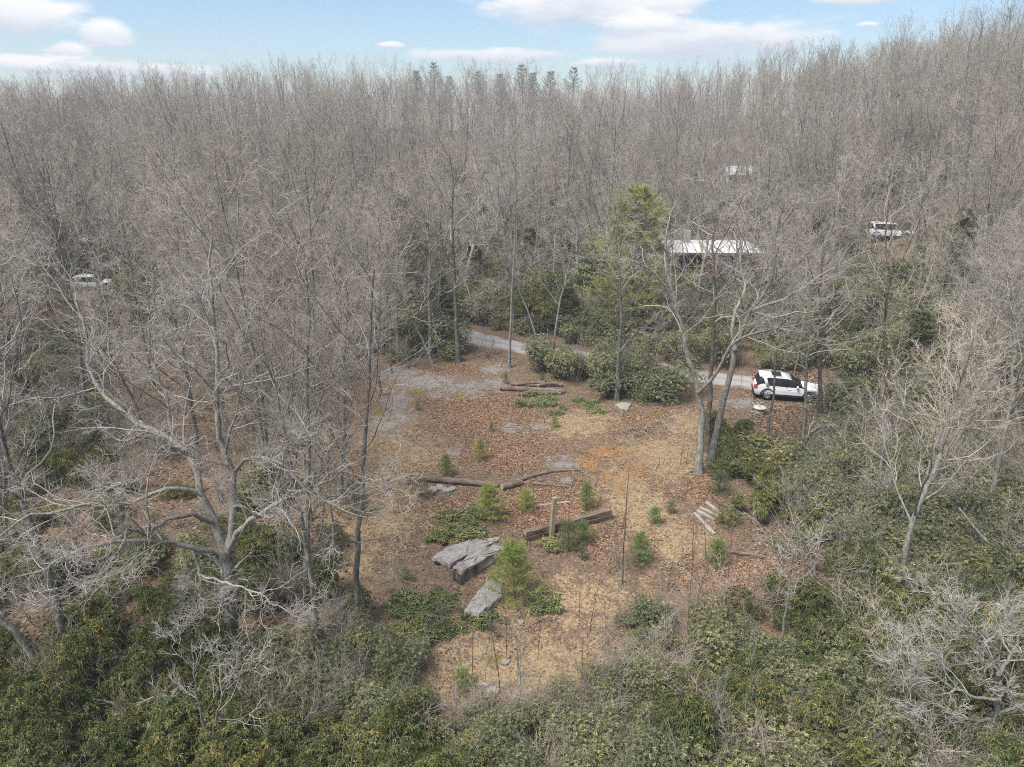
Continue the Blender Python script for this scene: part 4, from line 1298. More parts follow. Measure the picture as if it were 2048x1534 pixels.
put_pine(1, 822, 560, 395, 72, 'green pine half hidden in bare trees beyond the driveway', 10)
put_pine(1, 1378, 430, 345, 118, 'dark green pine in the woods behind the white metal roof', 10)
put_pine(1, 1600, 640, 530, 66, 'dark drooping pine across the road from the white car', 10)
put_pine(1, 1290, 640, 575, 62, 'squat bright green pine on the bank across the road', 10)
o = put_pine(0, 700, 470, 420, 96, 'pale pine glimpsed among bare crowns beyond the road', 12)
for i, (u, vt) in enumerate([(838, 140), (872, 118), (903, 148), (960, 133), (1003, 140), (1046, 128), (1098, 132), (1143, 130), (1065, 142)]):
    o = put_pine(2 + i % 2, u, 235, vt + (i * 7) % 11, 228 + 6 * (i % 4), 'sparse-topped pine standing on the skyline ridge', 15)
    o['group'] = 'pines on the ridge skyline'

# ================================================================ made things
def mat3(rx=0, ry=0, rz=0):
    return np.array(Matrix.Rotation(rz, 3, 'Z') @ Matrix.Rotation(ry, 3, 'Y') @ Matrix.Rotation(rx, 3, 'X'))

M_WHITE = flat_mat('white_car_paint', (0.64, 0.655, 0.675), 0.25, 0.5, 0, 0.05, 1.0)
M_SILVER = flat_mat('silver_car_paint', (0.66, 0.69, 0.72), 0.3, 0.5, 0.1, 0.04, 1.0)
M_BLACK = flat_mat('black_plastic', (0.022, 0.022, 0.024), 0.6, 0.3)
M_TYRE = flat_mat('tyre_rubber', (0.025, 0.025, 0.026), 0.85, 0.2)
M_RIM = flat_mat('alloy', (0.50, 0.51, 0.53), 0.3, 0.5, 0.7, 0.08, 3)
M_GLASS = flat_mat('car_glass', (0.018, 0.022, 0.026), 0.08, 0.6, 0, 0.1, 1)
M_RED = flat_mat('tail_light_red', (0.42, 0.03, 0.02), 0.2, 0.5)
M_LAMP = flat_mat('headlight_clear', (0.55, 0.57, 0.6), 0.12, 0.6)
M_CHROME = flat_mat('satin_trim', (0.45, 0.46, 0.47), 0.3, 0.5, 0.8, 0.05, 2)

def vehicle(name, label, cat, loc, rz, paint, L=4.6, W=1.86, H=1.69, van=False):
    """A car along +X (front), standing on z = 0. Body lofted from cross-sections; glass, lamps, doors and wheels are parts."""
    o = thing(name, label, cat, loc, rz)
    hl, hw = L / 2, W / 2
    zb, zbelt, zr = 0.30 * H / 1.69, 1.02 * H / 1.69, H
    # station: x, belt height there, lower width factor
    st = [(-hl, zbelt * 0.72, 0.80), (-hl + 0.06, zbelt * 0.95, 0.92), (-hl + 0.35, zbelt * 1.03, 0.985), (-hl + 1.0, zbelt * 1.02, 1.0), (-0.2, zbelt, 1.0),
          (hl - 1.55, zbelt * 0.98, 1.0), (hl - 1.2, zbelt * 0.97, 0.99), (hl - 0.6, zbelt * 0.90, 0.965), (hl - 0.18, zbelt * 0.80, 0.90), (hl, zbelt * 0.62, 0.76)]
    prof = []
    for x, zt, wf in st:
        y = hw * wf
        prof.append([(x, -y * 0.90, zb), (x, -y, zb + 0.18), (x, -y * 1.0, zt * 0.72), (x, -y * 0.955, zt), (x, -y * 0.5, zt + 0.035), (x, y * 0.5, zt + 0.035), (x, y * 0.955, zt), (x, y, zt * 0.72), (x, y, zb + 0.18), (x, y * 0.90, zb)])
    V = np.array(prof)
    n, k, _ = V.shape
    idx = np.arange(n * k).reshape(n, k)
    q = np.stack([idx[:-1], np.roll(idx[:-1], -1, 1), np.roll(idx[1:], -1, 1), idx[1:]], -1).reshape(-1, 4)
    g = Geo().add(V.reshape(-1, 3), q, [[idx[e, 0], idx[e, j], idx[e, j + 1]] for e in (0, n - 1) for j in range(1, k - 1)])
    body = g.obj('body', paint, o, True, 0.0)
    es = body.modifiers.new('edges', 'EDGE_SPLIT'); es.split_angle = R(38)
    # cabin: roof shell over glass
    xr0, xr1 = -hl + (0.12 if not van else 0.05), hl - 1.30
    ry = hw * 0.80
    cab = [(xr0, hw * 0.90, zbelt), (xr0 + 0.32, ry, zr - 0.07), (xr0 + 0.75, ry, zr), (xr1 - 1.35, ry, zr - 0.01), (xr1 - 0.82, ry * 0.97, zr - 0.10), (xr1, hw * 0.88, zbelt - 0.02)]
    bot = [(c[0] if i in (0, 5) else c[0], hw * 0.93, zbelt - 0.01) for i, c in enumerate(cab)]
    roofp = [(x, y, z) for x, y, z in cab[1:5]]
    rg = Geo()
    RV = np.array([[(x, -y, z - 0.05), (x, -y * 0.9, z), (x, 0, z + 0.035), (x, y * 0.9, z), (x, y, z - 0.05)] for x, y, z in roofp])
    i4 = np.arange(20).reshape(4, 5)
    rg.add(RV.reshape(-1, 3), np.stack([i4[:-1, :-1], i4[1:, :-1], i4[1:, 1:], i4[:-1, 1:]], -1).reshape(-1, 4))
    rf = rg.obj('roof', paint, o, True)
    so = rf.modifiers.new('thick', 'SOLIDIFY'); so.thickness = 0.05; so.offset = -1
    # pillars
    for s in (-1, 1):
        for (a, b_, wd) in (((xr1, hw * 0.88, zbelt - 0.02), (xr1 - 0.82, ry * 0.97, zr - 0.13), 0.05), ((-0.15, hw * 0.93, zbelt), (-0.2, ry, zr - 0.05), 0.045),
                            ((xr0 + 0.02, hw * 0.89, zbelt), (xr0 + 0.34, ry * 0.98, zr - 0.09), 0.055), ((-hl + 0.85, hw * 0.94, zbelt), (-hl + 0.62, ry * 0.99, zr - 0.06), 0.11)):
            p = np.array([[(a[0], a[1] * s, a[2]), (b_[0], b_[1] * s, b_[2])]])
            Geo().tubes(p, np.full((1, 2), wd), 6, True).obj('pillar', paint if wd > 0.1 else M_BLACK, o, True)
    # glass
    def pane(nm, pts):
        p = np.array(pts, float)
        c = Geo().add(p, [[0, 1, 2, 3]])
        x_ = c.obj(nm, M_GLASS, o)
        sl = x_.modifiers.new('thick', 'SOLIDIFY'); sl.thickness = 0.012
    pane('windscreen', [(xr1 - 0.02, -hw * 0.84, zbelt), (xr1 - 0.02, hw * 0.84, zbelt), (xr1 - 0.80, ry * 0.93, zr - 0.11), (xr1 - 0.80, -ry * 0.93, zr - 0.11)])
    pane('rear_window', [(xr0 + 0.03, hw * 0.84, zbelt + 0.04), (xr0 + 0.03, -hw * 0.84, zbelt + 0.04), (xr0 + 0.33, -ry * 0.93, zr - 0.10), (xr0 + 0.33, ry * 0.93, zr - 0.10)])
    for s in (-1, 1):
        pane('side_window', [(-0.10, s * hw * 0.925, zbelt + 0.01), (xr1 - 0.10, s * hw * 0.885, zbelt - 0.005), (xr1 - 0.86, s * ry * 0.985, zr - 0.14), (-0.16, s * ry, zr - 0.085)])
        pane('side_window', [(-hl + 0.86, s * hw * 0.925, zbelt + 0.02), (-0.20, s * hw * 0.925, zbelt + 0.01), (-0.25, s * ry, zr - 0.085), (-hl + 0.95, s * ry, zr - 0.10)])
        # doors, each a thin proud skin with a handle
        for (x0, x1) in ((-0.14, 1.0), (-1.12, -0.18)):
            d = Geo().add([(x0, s * (hw + 0.004), zb + 0.16), (x1, s * (hw + 0.004), zb + 0.16), (x1, s * (hw + 0.004), zbelt * 0.72), (x1, s * (hw * 0.957 + 0.004), zbelt - 0.03), (x0, s * (hw * 0.957 + 0.004), zbelt - 0.03), (x0, s * (hw + 0.004), zbelt * 0.72)],
                          [[0, 1, 2, 5], [5, 2, 3, 4]]).obj('door', paint, o)
            sl = d.modifiers.new('thick', 'SOLIDIFY'); sl.thickness = 0.012
            Geo().box((x0 + 0.16, s * (hw + 0.005), zbelt - 0.13), (0.2, 0.035, 0.03)).obj('handle', paint, d, False, 0.006)
        Geo().box((0.0, s * (hw + 0.005), zb + 0.09), (L * 0.52, 0.05, 0.15)).obj('sill', M_BLACK, o, False, 0.015)
        m_ = Geo().box((xr1 - 0.42, s * (hw + 0.09), zbelt + 0.10), (0.13, 0.2, 0.14)).obj('mirror', paint, o, True, 0.03)
        Geo().box((hl - 0.20, s * hw * 0.68, zbelt * 0.76), (0.30, 0.42, 0.12), mat3(0, 0.3, -s * 0.35)).obj('headlight', M_LAMP, o, False, 0.02)
        Geo().box((-hl + 0.10, s * hw * 0.76, zbelt * 0.92), (0.24, 0.42, 0.15), mat3(0, -0.1, s * 0.25)).obj('taillight', M_RED, o, False, 0.02)
        Geo().tubes(np.array([[(xr0 + 0.55, s * ry * 0.92, zr + 0.05), (xr1 - 1.3, s * ry * 0.92, zr + 0.045)]]), np.full((1, 2), 0.018), 6, True).obj('roof_rail', M_CHROME, o, True)
        for x in (-L * 0.305, L * 0.295):
            # wheel with tyre and five-spoke rim, dark arch over it
            wr = 0.36 * H / 1.69
            wc = np.array([x, s * (hw - 0.10), wr])
            a = np.linspace(0, np.pi, 13)
            arch = np.stack([x + np.cos(a) * (wr + 0.09), np.full(13, s * (hw - 0.02)), wr + np.sin(a) * (wr + 0.09)], -1)[None]
            Geo().tubes(arch, np.full((1, 13), 0.055), 6, True).obj('wheel_arch', M_BLACK, o, True)
            wh = link('wheel', Geo().tubes(np.array([[(x, s * (hw - 0.20), wr), (x, s * (hw - 0.03), wr)]]), np.full((1, 2), wr * 0.62), 20, True).mesh('wheel', M_BLACK), o)
            th = np.linspace(0, 2 * np.pi, 28, endpoint=False)
            ring = []
            for (dr, dy) in ((0.62, -0.1), (0.95, -0.11), (1.0, -0.06), (1.0, 0.06), (0.95, 0.11), (0.62, 0.1)):
                ring.append(np.stack([x + np.cos(th) * wr * dr, np.full(28, s * (hw - 0.11) + dy), wr + np.sin(th) * wr * dr], -1))
            ring = np.array(ring)
            ii = np.arange(6 * 28).reshape(6, 28)
            jj = np.roll(ii, -1, 0)
            Geo().add(ring.reshape(-1, 3), np.stack([ii, np.roll(ii, -1, 1), np.roll(jj, -1, 1), jj], -1).reshape(-1, 4)).obj('tyre', M_TYRE, wh, True)
            rm = Geo()
            for j in range(5):
                b = j * 2 * np.pi / 5 + 0.3
                rm.box((x + np.cos(b) * wr * 0.34, s * (hw + 0.0), wr + np.sin(b) * wr * 0.34), (wr * 0.56, 0.03, 0.075), mat3(0, -b, 0))
            rm.tubes(np.array([[(x, s * (hw - 0.02), wr), (x, s * (hw + 0.015), wr)]]), np.full((1, 2), wr * 0.16), 10, True)
            rm.tubes(np.stack([x + np.cos(np.append(th, th[0])) * wr * 0.6, np.full(29, s * (hw - 0.005)), wr + np.sin(np.append(th, th[0])) * wr * 0.6], -1)[None], np.full((1, 29), 0.018), 5)
            rm.obj('rim', M_RIM, wh)
    Geo().box((hl - 0.10, 0, zb + 0.10), (0.28, W * 0.80, 0.22)).obj('bumper', M_BLACK, o, False, 0.05)
    Geo().box((-hl + 0.10, 0, zb + 0.14), (0.30, W * 0.88, 0.26)).obj('bumper', M_BLACK, o, False, 0.05)
    Geo().box((hl - 0.06, 0, zbelt * 0.66), (0.10, W * 0.52, 0.18)).obj('grille', M_BLACK, o, False, 0.02)
    Geo().box((-hl - 0.015, 0, zbelt * 0.70), (0.03, 0.34, 0.17)).obj('number_plate', M_LAMP, o)
    if not van:
        Geo().box((xr1 - 1.75, 0, zr + 0.032), (0.62, W * 0.5, 0.012)).obj('sunroof', M_GLASS, o)
        Geo().box((xr0 + 0.30, 0, zr - 0.035), (0.26, W * 0.72, 0.035), mat3(0, -0.1, 0)).obj('spoiler', paint, o, False, 0.01)
    return o
def on_ground(p, dz=0.0):
    return (p[0], p[1], float(height(p[0], p[1])) + dz)
vehicle('car', 'white compact crossover with black wheel arches parked on the gravel road edge', 'car', on_ground(CAR, 0.06), R(-13), M_WHITE, 4.45, 1.78, 1.58)
vehicle('van', 'white van half hidden by twigs on the wooded hillside', 'van', on_ground(VAN, 0.02), R(-16), M_WHITE, 5.6, 2.0, 2.0, True)
vehicle('car', 'silver-grey car half hidden under bare trees in the driveway woods', 'car', on_ground(SILVER, 0.02), R(12), M_SILVER, 4.5, 1.8, 1.5, True)

# ---- houses
M_ROOFW = flat_mat('white_metal_roof', (0.55, 0.56, 0.56), 0.5, 0.35, 0.0, 0.22, 2.2)
M_LOGB = flat_mat('brown_log_wall', (0.115, 0.075, 0.055), 0.85, 0.2, 0, 0.3, 5)
M_WOODD = flat_mat('dark_deck_wood', (0.10, 0.075, 0.06), 0.85, 0.2, 0, 0.3, 6)
M_TRIMW = flat_mat('white_trim', (0.62, 0.62, 0.60), 0.6, 0.3, 0, 0.06, 3)
M_WIN = flat_mat('dark_window', (0.02, 0.022, 0.026), 0.1, 0.5)
M_BLOCK = flat_mat('foundation_block', (0.26, 0.245, 0.23), 0.9, 0.2, 0, 0.2, 4)
M_TAN = flat_mat('tan_siding', (0.42, 0.37, 0.31), 0.8, 0.2, 0, 0.08, 2)

def window(p, x, y, z, w_, h_, back=False):
    s = -1
    wn = Geo().box((x, y, z), (w_, 0.05, h_)).obj('window', M_WIN, p)
    fr = Geo()
    for dx in (-w_ / 2, 0, w_ / 2):
        fr.box((x + dx, y - 0.035, z), (0.07, 0.04, h_ + 0.07))
    for dz in (-h_ / 2, h_ / 2):
        fr.box((x, y - 0.042, z + dz), (w_ + 0.16, 0.05, 0.07))
    fr.obj('frame', M_TRIMW, wn)

def house():
    B = np.array([HOUSE[0], HOUSE[1] + 2.4, 0.0])
    B[2] = height(B[0], B[1])
    o = thing('house', 'brown log house with a low white metal roof and raised deck across the road', 'house', tuple(B), R(-2))
    Lh, fz, wz = 8.6, 1.7, 4.0
    Geo().box((0, 3.2, fz / 2 - 0.3), (Lh, 5.6, fz + 0.55)).obj('foundation', M_BLOCK, o)
    wl = link('wall', None, o)
    nlog = 10
    hlog = (wz - fz) / nlog
    lm = Geo().tubes(np.array([[(-Lh / 2 - 0.15, 0, 0), (Lh / 2 + 0.15, 0, 0)]]), np.full((1, 2), hlog * 0.56), 8, True).mesh('log', M_LOGB, True)
    core = Geo().box((0, 3.2, (fz + wz) / 2), (Lh - 0.1, 5.7, wz - fz)).obj('core', M_LOGB, wl)
    for i in range(nlog):
        lg = link('log', lm, wl, (0, 0.33, fz + hlog * (i + 0.5)))
        lg = link('log', lm, wl, (0, 6.07, fz + hlog * (i + 0.5)))
    for x, w_ in ((-3.3, 0.9), (-1.3, 1.2), (2.5, 1.3)):
        window(o, x, 0.14, 2.95, w_, 1.0)
    d = Geo().box((0.7, 0.14, 2.72), (0.95, 0.06, 2.0)).obj('door', M_TRIMW, o)
    Geo().box((1.05, 0.09, 2.65), (0.05, 0.05, 0.16)).obj('handle', M_BLACK, d)
    # roof: two slopes of standing-seam sheets
    rf = link('roof', None, o)
    n = 16
    pw = (Lh + 1.2) / n
    for side, (y0, z0, y1, z1) in enumerate(((-1.1, wz - 0.06, 3.2, wz + 0.2), (7.4, wz - 0.06, 3.2, wz + 0.2))):
        dy, dz = y1 - y0, z1 - z0
        ln = math.hypot(dy, dz)
        a = math.atan2(dz, dy)
        g = Geo().box((0, 0, 0), (pw - 0.012, ln, 0.04))
        g.box((pw / 2 - 0.03, 0, 0.035), (0.03, ln, 0.04))
        pm = g.mesh('roof_panel', M_ROOFW)
        for i in range(n):
            p = link('roof_panel', pm, rf, (-(Lh + 1.2) / 2 + pw * (i + .5), (y0 + y1) / 2, (z0 + z1) / 2))
            p.rotation_euler = (a, 0, 0)
    Geo().box((0, 3.2, wz + 0.24), (Lh + 1.24, 0.3, 0.06)).obj('ridge_cap', M_ROOFW, rf, False, 0.01)
    Geo().box((0, -1.1, wz - 0.2), (Lh + 1.2, 0.06, 0.2)).obj('fascia', M_WOODD, rf)
    for sx_ in (-1, 1):                                # gable ends
        Geo().prism([(0.35, wz - 0.02), (6.05, wz - 0.02), (3.2, wz + 0.11)], sx_ * (Lh / 2) - 0.1, sx_ * (Lh / 2) + 0.1, 0).obj('gable', M_LOGB, o)
    ch = Geo().box((-2.2, 4.4, wz + 0.7), (0.7, 0.7, 1.6)).obj('chimney', M_BLOCK, rf, False, 0.02)
    # deck
    dk = link('deck', None, o)
    bm = Geo().box((0, 0, 0), (0.17, 2.2, 0.04)).mesh('board', M_WOODD)
    for i in range(46):
        link('board', bm, dk, (-Lh / 2 + 0.1 + i * 0.183, -0.95, fz))
    Geo().box((0, -2.0, fz - 0.13), (Lh, 0.06, 0.2)).obj('joist', M_WOODD, dk)
    pm = Geo().box((0, 0, 0), (0.13, 0.13, fz + 0.7)).mesh('post', M_WOODD)
    for x in np.linspace(-Lh / 2 + 0.15, Lh / 2 - 0.15, 5):
        link('post', pm, dk, (x, -1.92, (fz - 0.7) / 2 - 0.02))
    rp = Geo().box((0, 0, 0), (0.1, 0.1, wz - fz - 0.2)).mesh('porch_post', M_WOODD)
    for x in np.linspace(-Lh / 2 + 0.15, Lh / 2 - 0.15, 5):
        link('porch_post', rp, dk, (x, -0.95, (fz + wz - 0.2) / 2 + 0.03))
    rl = link('railing', None, dk)
    rl.name = 'railing'
    g = Geo().box((0, -1.95, fz + 0.95), (Lh, 0.09, 0.06))
    g.box((0, -1.95, fz + 0.18), (Lh, 0.05, 0.05))
    for i in range(59):
        g.box((-Lh / 2 + 0.1 + i * 0.144, -1.95, fz + 0.56), (0.035, 0.035, 0.72))
    g.obj('baluster_rail', M_WOODD, dk)
    bpy.data.objects.remove(rl)
    st = link('stair', None, dk)
    for i in range(7):
        Geo().box((Lh / 2 + 0.2 + i * 0.26, -1.1, fz - 0.22 - i * 0.22), (0.29, 1.0, 0.05)).obj('step', M_WOODD, st)
    return o
house()

def simple_house(name, label, P, rz, Lh, D, wz, rise, wallm, roofm, cat='house'):
    o = thing(name, label, cat, (P[0], P[1], float(height(P[0], P[1]))), rz)
    Geo().box((0, D / 2, wz / 2 - 0.4), (Lh, D, wz + 0.8)).obj('wall', wallm, o)
    rf = link('roof', None, o)
    n = max(4, int(Lh / 0.9))
    pw = (Lh + 0.8) / n
    for (y0, y1) in ((-0.45, D / 2), (D + 0.45, D / 2)):
        dy = y1 - y0
        a = math.atan2(rise + 0.1, dy)
        pm = Geo().box((0, 0, 0), (pw - 0.01, math.hypot(dy, rise + 0.1), 0.05)).mesh('roof_panel', roofm)
        for i in range(n):
            p = link('roof_panel', pm, rf, (-(Lh + .8) / 2 + pw * (i + .5), (y0 + y1) / 2, wz + rise / 2 + 0.0))
            p.rotation_euler = (a, 0, 0)
    for s in (-1, 1):
        Geo().prism([(0.0, wz), (D, wz), (D / 2, wz + rise - 0.04)], s * (Lh / 2) - 0.06, s * (Lh / 2) - 0.05 + 0.1, 0).obj('gable', wallm, o)
    for x in (-Lh * 0.3, Lh * 0.28):
        window(o, x, -0.02, wz * 0.55, min(1.1, Lh * 0.2), min(1.0, wz * 0.4))
    Geo().box((0, -0.03, wz * 0.4), (0.9, 0.06, min(2.0, wz * 0.8))).obj('door', M_TRIMW, o)
    return o
simple_house('cottage', 'far white-roofed cottage behind the utility pole in the woods', COT, R(4), 6.0, 5.0, 2.4, 1.5, M_TRIMW, M_ROOFW)
simple_house('shed', 'small tan shed in the woods behind the brown house', SHED, R(-3), 2.4, 2.2, 1.9, 0.5, M_TAN, M_TAN, 'shed')
simple_house('cabin', 'tiny dark cabin with pale trim deep in the woods', CABIN, R(6), 4.5, 4.0, 2.4, 1.3, M_WOODD, M_BLOCK, 'cabin')

# ---- utility pole and lines
M_POLE = flat_mat('pole_wood', (0.24, 0.24, 0.22), 0.9, 0.1, 0, 0.2, 3)
M_WIRE = flat_mat('wire', (0.16, 0.16, 0.16), 0.6, 0.2)
PB = at(1487, 297, 138.0)
gz = float(height(PB[0], PB[1]))
o = thing('utility_pole', 'grey wooden utility pole with a short arm rising above the far cottage', 'pole', (PB[0], PB[1], gz))
ph = PB[2] - gz
Geo().tubes(np.array([[(0, 0, -0.5), (0, 0, ph * .5), (0, 0, ph)]]), np.array([[0.17, 0.15, 0.12]]) * 1.15, 10, True).obj('post', M_POLE, o, True)
arm = Geo().box((-0.45, 0, ph - 0.22), (1.1, 0.1, 0.12)).obj('crossarm', M_POLE, o, False, 0.01)
Geo().tubes(np.array([[(-0.9, 0, ph - 0.16), (-0.9, 0, ph + 0.02)]]), np.full((1, 2), 0.05), 8, True).obj('insulator', M_TRIMW, o, True)
Geo().tubes(np.array([[(-0.02, -0.3, ph - 2.2), (-0.02, -0.3, ph - 1.3)]]), np.full((1, 2), 0.2), 12, True).obj('transformer', M_POLE, o, True)
def wire(a, b, sag, label, r=0.012):
    t = np.linspace(0, 1, 24)
    P = a + (b - a) * t[:, None]
    P[:, 2] -= sag * 4 * t * (1 - t)
    g = Geo().tubes(P[None], np.full((1, 24), r), 4)
    tag(g.obj('overhead_wire', M_WIRE), label, 'wire', 'overhead wires')
a = np.array([PB[0], PB[1], gz + ph])
wire(a + [-0.9, 0, 0.0], at(1290, 330, 120.0), 1.2, 'upper wire drooping from the utility pole arm into the trees', 0.02)
wire(a + [0, 0, -1.2], at(1300, 345, 120.0), 2.0, 'lower slack wire hanging from the utility pole', 0.02)
wire(at(700, 592, 66.0), at(1420, 612, 62.0), 0.5, 'upper of two thin wires crossing above the gravel road', 0.011)
wire(at(700, 598, 64.0), at(1420, 640, 60.0), 0.5, 'lower of two thin wires crossing above the gravel road', 0.011)

# ---- wood, stone and litter lying in the clearing
def wood_mat(name, dark, mid, pale, sc_=(2, 22, 22)):
    m, t, b = new_mat(name, 0.9, 0.15)
    co = nd(t, 'ShaderNodeTexCoord').outputs['Object']
    mp = nd(t, 'ShaderNodeMapping', {'Vector': co, 'Scale': sc_}).outputs[0]
    n = nd(t, 'ShaderNodeTexNoise', {'Vector': mp, 'Scale': 1.0, 'Detail': 6.0, 'Roughness': 0.65}).outputs[0]
    n_ = nd(t, 'ShaderNodeTexNoise', {'Vector': co, 'Scale': 1.7, 'Detail': 4.0}).outputs[0]
    c = ramp(t, n, [(0.28, dark), (0.52, mid), (0.78, pale)])
    c = mixc(t, smap(t, n_, 0.5, 0.68), c, mixc(t, 0.5, c, dark))
    t.links.new(c, b.inputs['Base Color'])
    bump(t, b, n, 0.8, 0.03)
    return m
M_LOG = wood_mat('weathered_log', (0.07, 0.05, 0.04), (0.17, 0.13, 0.105), (0.31, 0.26, 0.215))
M_PLANK = wood_mat('grey_plank', (0.17, 0.152, 0.128), (0.33, 0.302, 0.265), (0.46, 0.43, 0.38))
M_TIMBER = wood_mat('old_timber', (0.05, 0.036, 0.027), (0.125, 0.09, 0.066), (0.27, 0.215, 0.16))
M_POST = wood_mat('tan_post', (0.20, 0.16, 0.105), (0.32, 0.265, 0.18), (0.42, 0.36, 0.26), (22, 22, 2))
M_CUT = wood_mat('cut_wood', (0.26, 0.2, 0.13), (0.38, 0.31, 0.22), (0.48, 0.41, 0.31), (9, 9, 9))

def log(name, label, cat, p0, p1, r0, r1, m=None, rest=0.85, group=None, bend=0.0, seed=0, sides=10):
    """A log between two ground pixels (or 3-D points), lying on the ground; cut faces are parts."""
    rng_ = np.random.default_rng(seed + 900)
    a = ground(*p0) if len(p0) == 2 else np.array(p0, float)
    b = ground(*p1) if len(p1) == 2 else np.array(p1, float)
    for q, r_, src in ((a, r0, p0), (b, r1, p1)):
        if len(src) == 2:
            q[2] = height(q[0], q[1]) + r_ * rest
    n = 18
    t = np.linspace(0, 1, n)
    L = b - a
    o = thing(name, label, cat, tuple(a), math.atan2(L[1], L[0]), group)
    Lh = math.hypot(L[0], L[1])
    P = np.stack([t * Lh, np.zeros(n), t * L[2]], -1)
    P[:, 1] += bend * np.sin(np.pi * t) + rng_.normal(0, 0.012, n)
    P[:, 2] += rng_.normal(0, 0.008, n)
    Rr = (r0 + (r1 - r0) * t) * (1 + rng_.normal(0, 0.09, n))
    Geo().tubes(P[None], Rr[None], sides).obj('trunk', m or M_LOG, o, True)
    for e, s in ((0, -1), (n - 1, 1)):
        d = norm(P[min(e + 1, n - 1)] - P[max(e - 1, 0)])
        c = np.array([P[e], P[e] + d * s * 0.012])
        Geo().tubes(c[None], np.array([[Rr[e] * 0.97, Rr[e] * 0.9]]), sides, True).obj('cut_end', M_CUT, o)
    return o
lg = log('fallen_log', 'long weathered log lying straight across the clearing', 'log', (848, 962), (996, 976), 0.21, 0.15)
lg = log('fallen_log', 'short thick rotten log piece in line with the long log', 'log', (1004, 981), (1044, 971), 0.19, 0.14, seed=2)
lg = log('fallen_log', 'bowed grey bough lying from the rotten log toward the path', 'log', (1036, 968), (1162, 944), 0.11, 0.055, bend=0.35, seed=3)
lg = log('fallen_log', 'thin dark pole lying behind the rotten log piece', 'log', (1066, 972), (1136, 976), 0.09, 0.06, seed=4)
lg = log('fallen_log', 'pale log half buried in red leaves below the plank heap', 'log', (1430, 1105), (1524, 1119), 0.1, 0.08, seed=5)
# log pile: each log a thing
pile = [((1000, 781), (1128, 787), 0.19, 0.17, 'bottom log of the pile, longest, facing the clearing'),
        ((1052, 789), (1122, 791), 0.13, 0.12, 'short log lying in front of the log pile'),
        ((1022, 772), (1088, 777), 0.14, 0.12, 'thin log on the road side of the log pile'),
        ((1084, 772), (1124, 775), 0.16, 0.15, 'stubby log at the car end of the log pile')]
for i, (a, b, r0, r1, lb) in enumerate(pile):
    log('pile_log', lb, 'log', a, b, r0, r1, group='logs of the log pile', seed=20 + i)
pa, pb_ = ground(1032, 780), ground(1090, 784)
for i, (lb, off, ln) in enumerate((('crooked log resting slantwise on top of the pile', 0.0, 1.0), ('knobbly log on top of the pile end', 1.9, 0.7))):
    a = pa + (pb_ - pa) * off * 0.4
    b = a + (pb_ - pa) * ln
    a[2] = height(a[0], a[1]) + 0.42
    b[2] = height(b[0], b[1]) + 0.47
    b[1] += 0.5
    log('pile_log', lb, 'log', tuple(a), tuple(b), 0.12, 0.1, group='logs of the log pile', seed=30 + i, bend=0.12)

def stump(u, v, r, h, label):
    B = ground(u, v)
    o = thing('tree_stump', label, 'stump', on_ground(B, -0.1))
    rng_ = np.random.default_rng(int(u))
    zs = np.array([0, 0.12, 0.35, 0.7, 1.0]) * (h + 0.1)
    P = np.column_stack([rng_.normal(0, .015, 5), rng_.normal(0, .015, 5), zs])
    Geo().tubes(P[None], (r * np.array([1.5, 1.2, 1.0, 0.95, 0.85]))[None], 10).obj('trunk', M_BARKD, o, True)
    Geo().tubes(np.array([P[-1], P[-1] + [0, 0, 0.03]])[None], np.array([[r * 0.83, r * 0.6]]), 10, True).obj('cut_top', M_TIMBER, o)
    return o
stump(820, 972, 0.16, 0.55, 'charred dark stump beside the long fallen log')
B = ground(761, 792)
lg = sig = thing('snag', 'dark broken snag standing upright on the driveway edge', 'snag', on_ground(B, -0.2))
Geo().tubes(smooth_line([(0, 0, 0), (0.03, 0, 0.7), (-0.03, 0.02, 1.4), (0.02, 0, 2.1)], 8)[None], np.linspace(0.11, 0.06, 8)[None], 8, True).obj('trunk', M_BARKD, lg, True)
Geo().tubes(np.array([[(0, 0, 1.6), (0.12, -0.05, 1.85), (0.2, -0.08, 2.0)]]), np.array([[0.035, 0.025, 0.012]]), 6, True).obj('branch_stub', M_BARKD, lg, True)

def timber(name, label, cat, p0, p1, w_, h_, m, lift=0.0, tilt=0.0, group=None, bev=0.015, cut=None):
    a, b = ground(*p0), ground(*p1)
    a[2], b[2] = height(a[0], a[1]) + lift, height(b[0], b[1]) + lift
    L = b - a
    ln = float(np.linalg.norm(L))
    o = link(name, None, None, tuple(a))
    o.rotation_euler = (tilt, -math.atan2(L[2], math.hypot(L[0], L[1])), math.atan2(L[1], L[0]))
    tag(o, label, cat, group)
    rng_ = np.random.default_rng(int(p0[0] * 7 + p0[1]))
    n = 9
    V = []
    for i in range(n):
        j = rng_.normal(0, 0.02 if h_ > 0.12 else 0.008, (4, 2))
        x = ln * i / (n - 1)
        V += [(x, -w_ / 2 + j[0, 0], 0 + j[0, 1] - 0.03), (x, w_ / 2 + j[1, 0], 0 + j[1, 1] - 0.03), (x, w_ / 2 + j[2, 0], h_ + j[2, 1]), (x, -w_ / 2 + j[3, 0], h_ + j[3, 1])]
    idx = np.arange(n * 4).reshape(n, 4)
    q = np.stack([idx[:-1], np.roll(idx[:-1], -1, 1), np.roll(idx[1:], -1, 1), idx[1:]], -1).reshape(-1, 4)
    q = np.concatenate([q, [idx[0, ::-1]], [idx[-1]]])
    Geo().add(V, q).obj('plank' if h_ < 0.12 else 'beam', m, o, False, bev)
    if cut:
        Geo().box((-0.006, 0, h_ / 2), (0.012, w_ * 0.86, h_ * 0.86)).obj('sawn_end', cut, o)
    return o
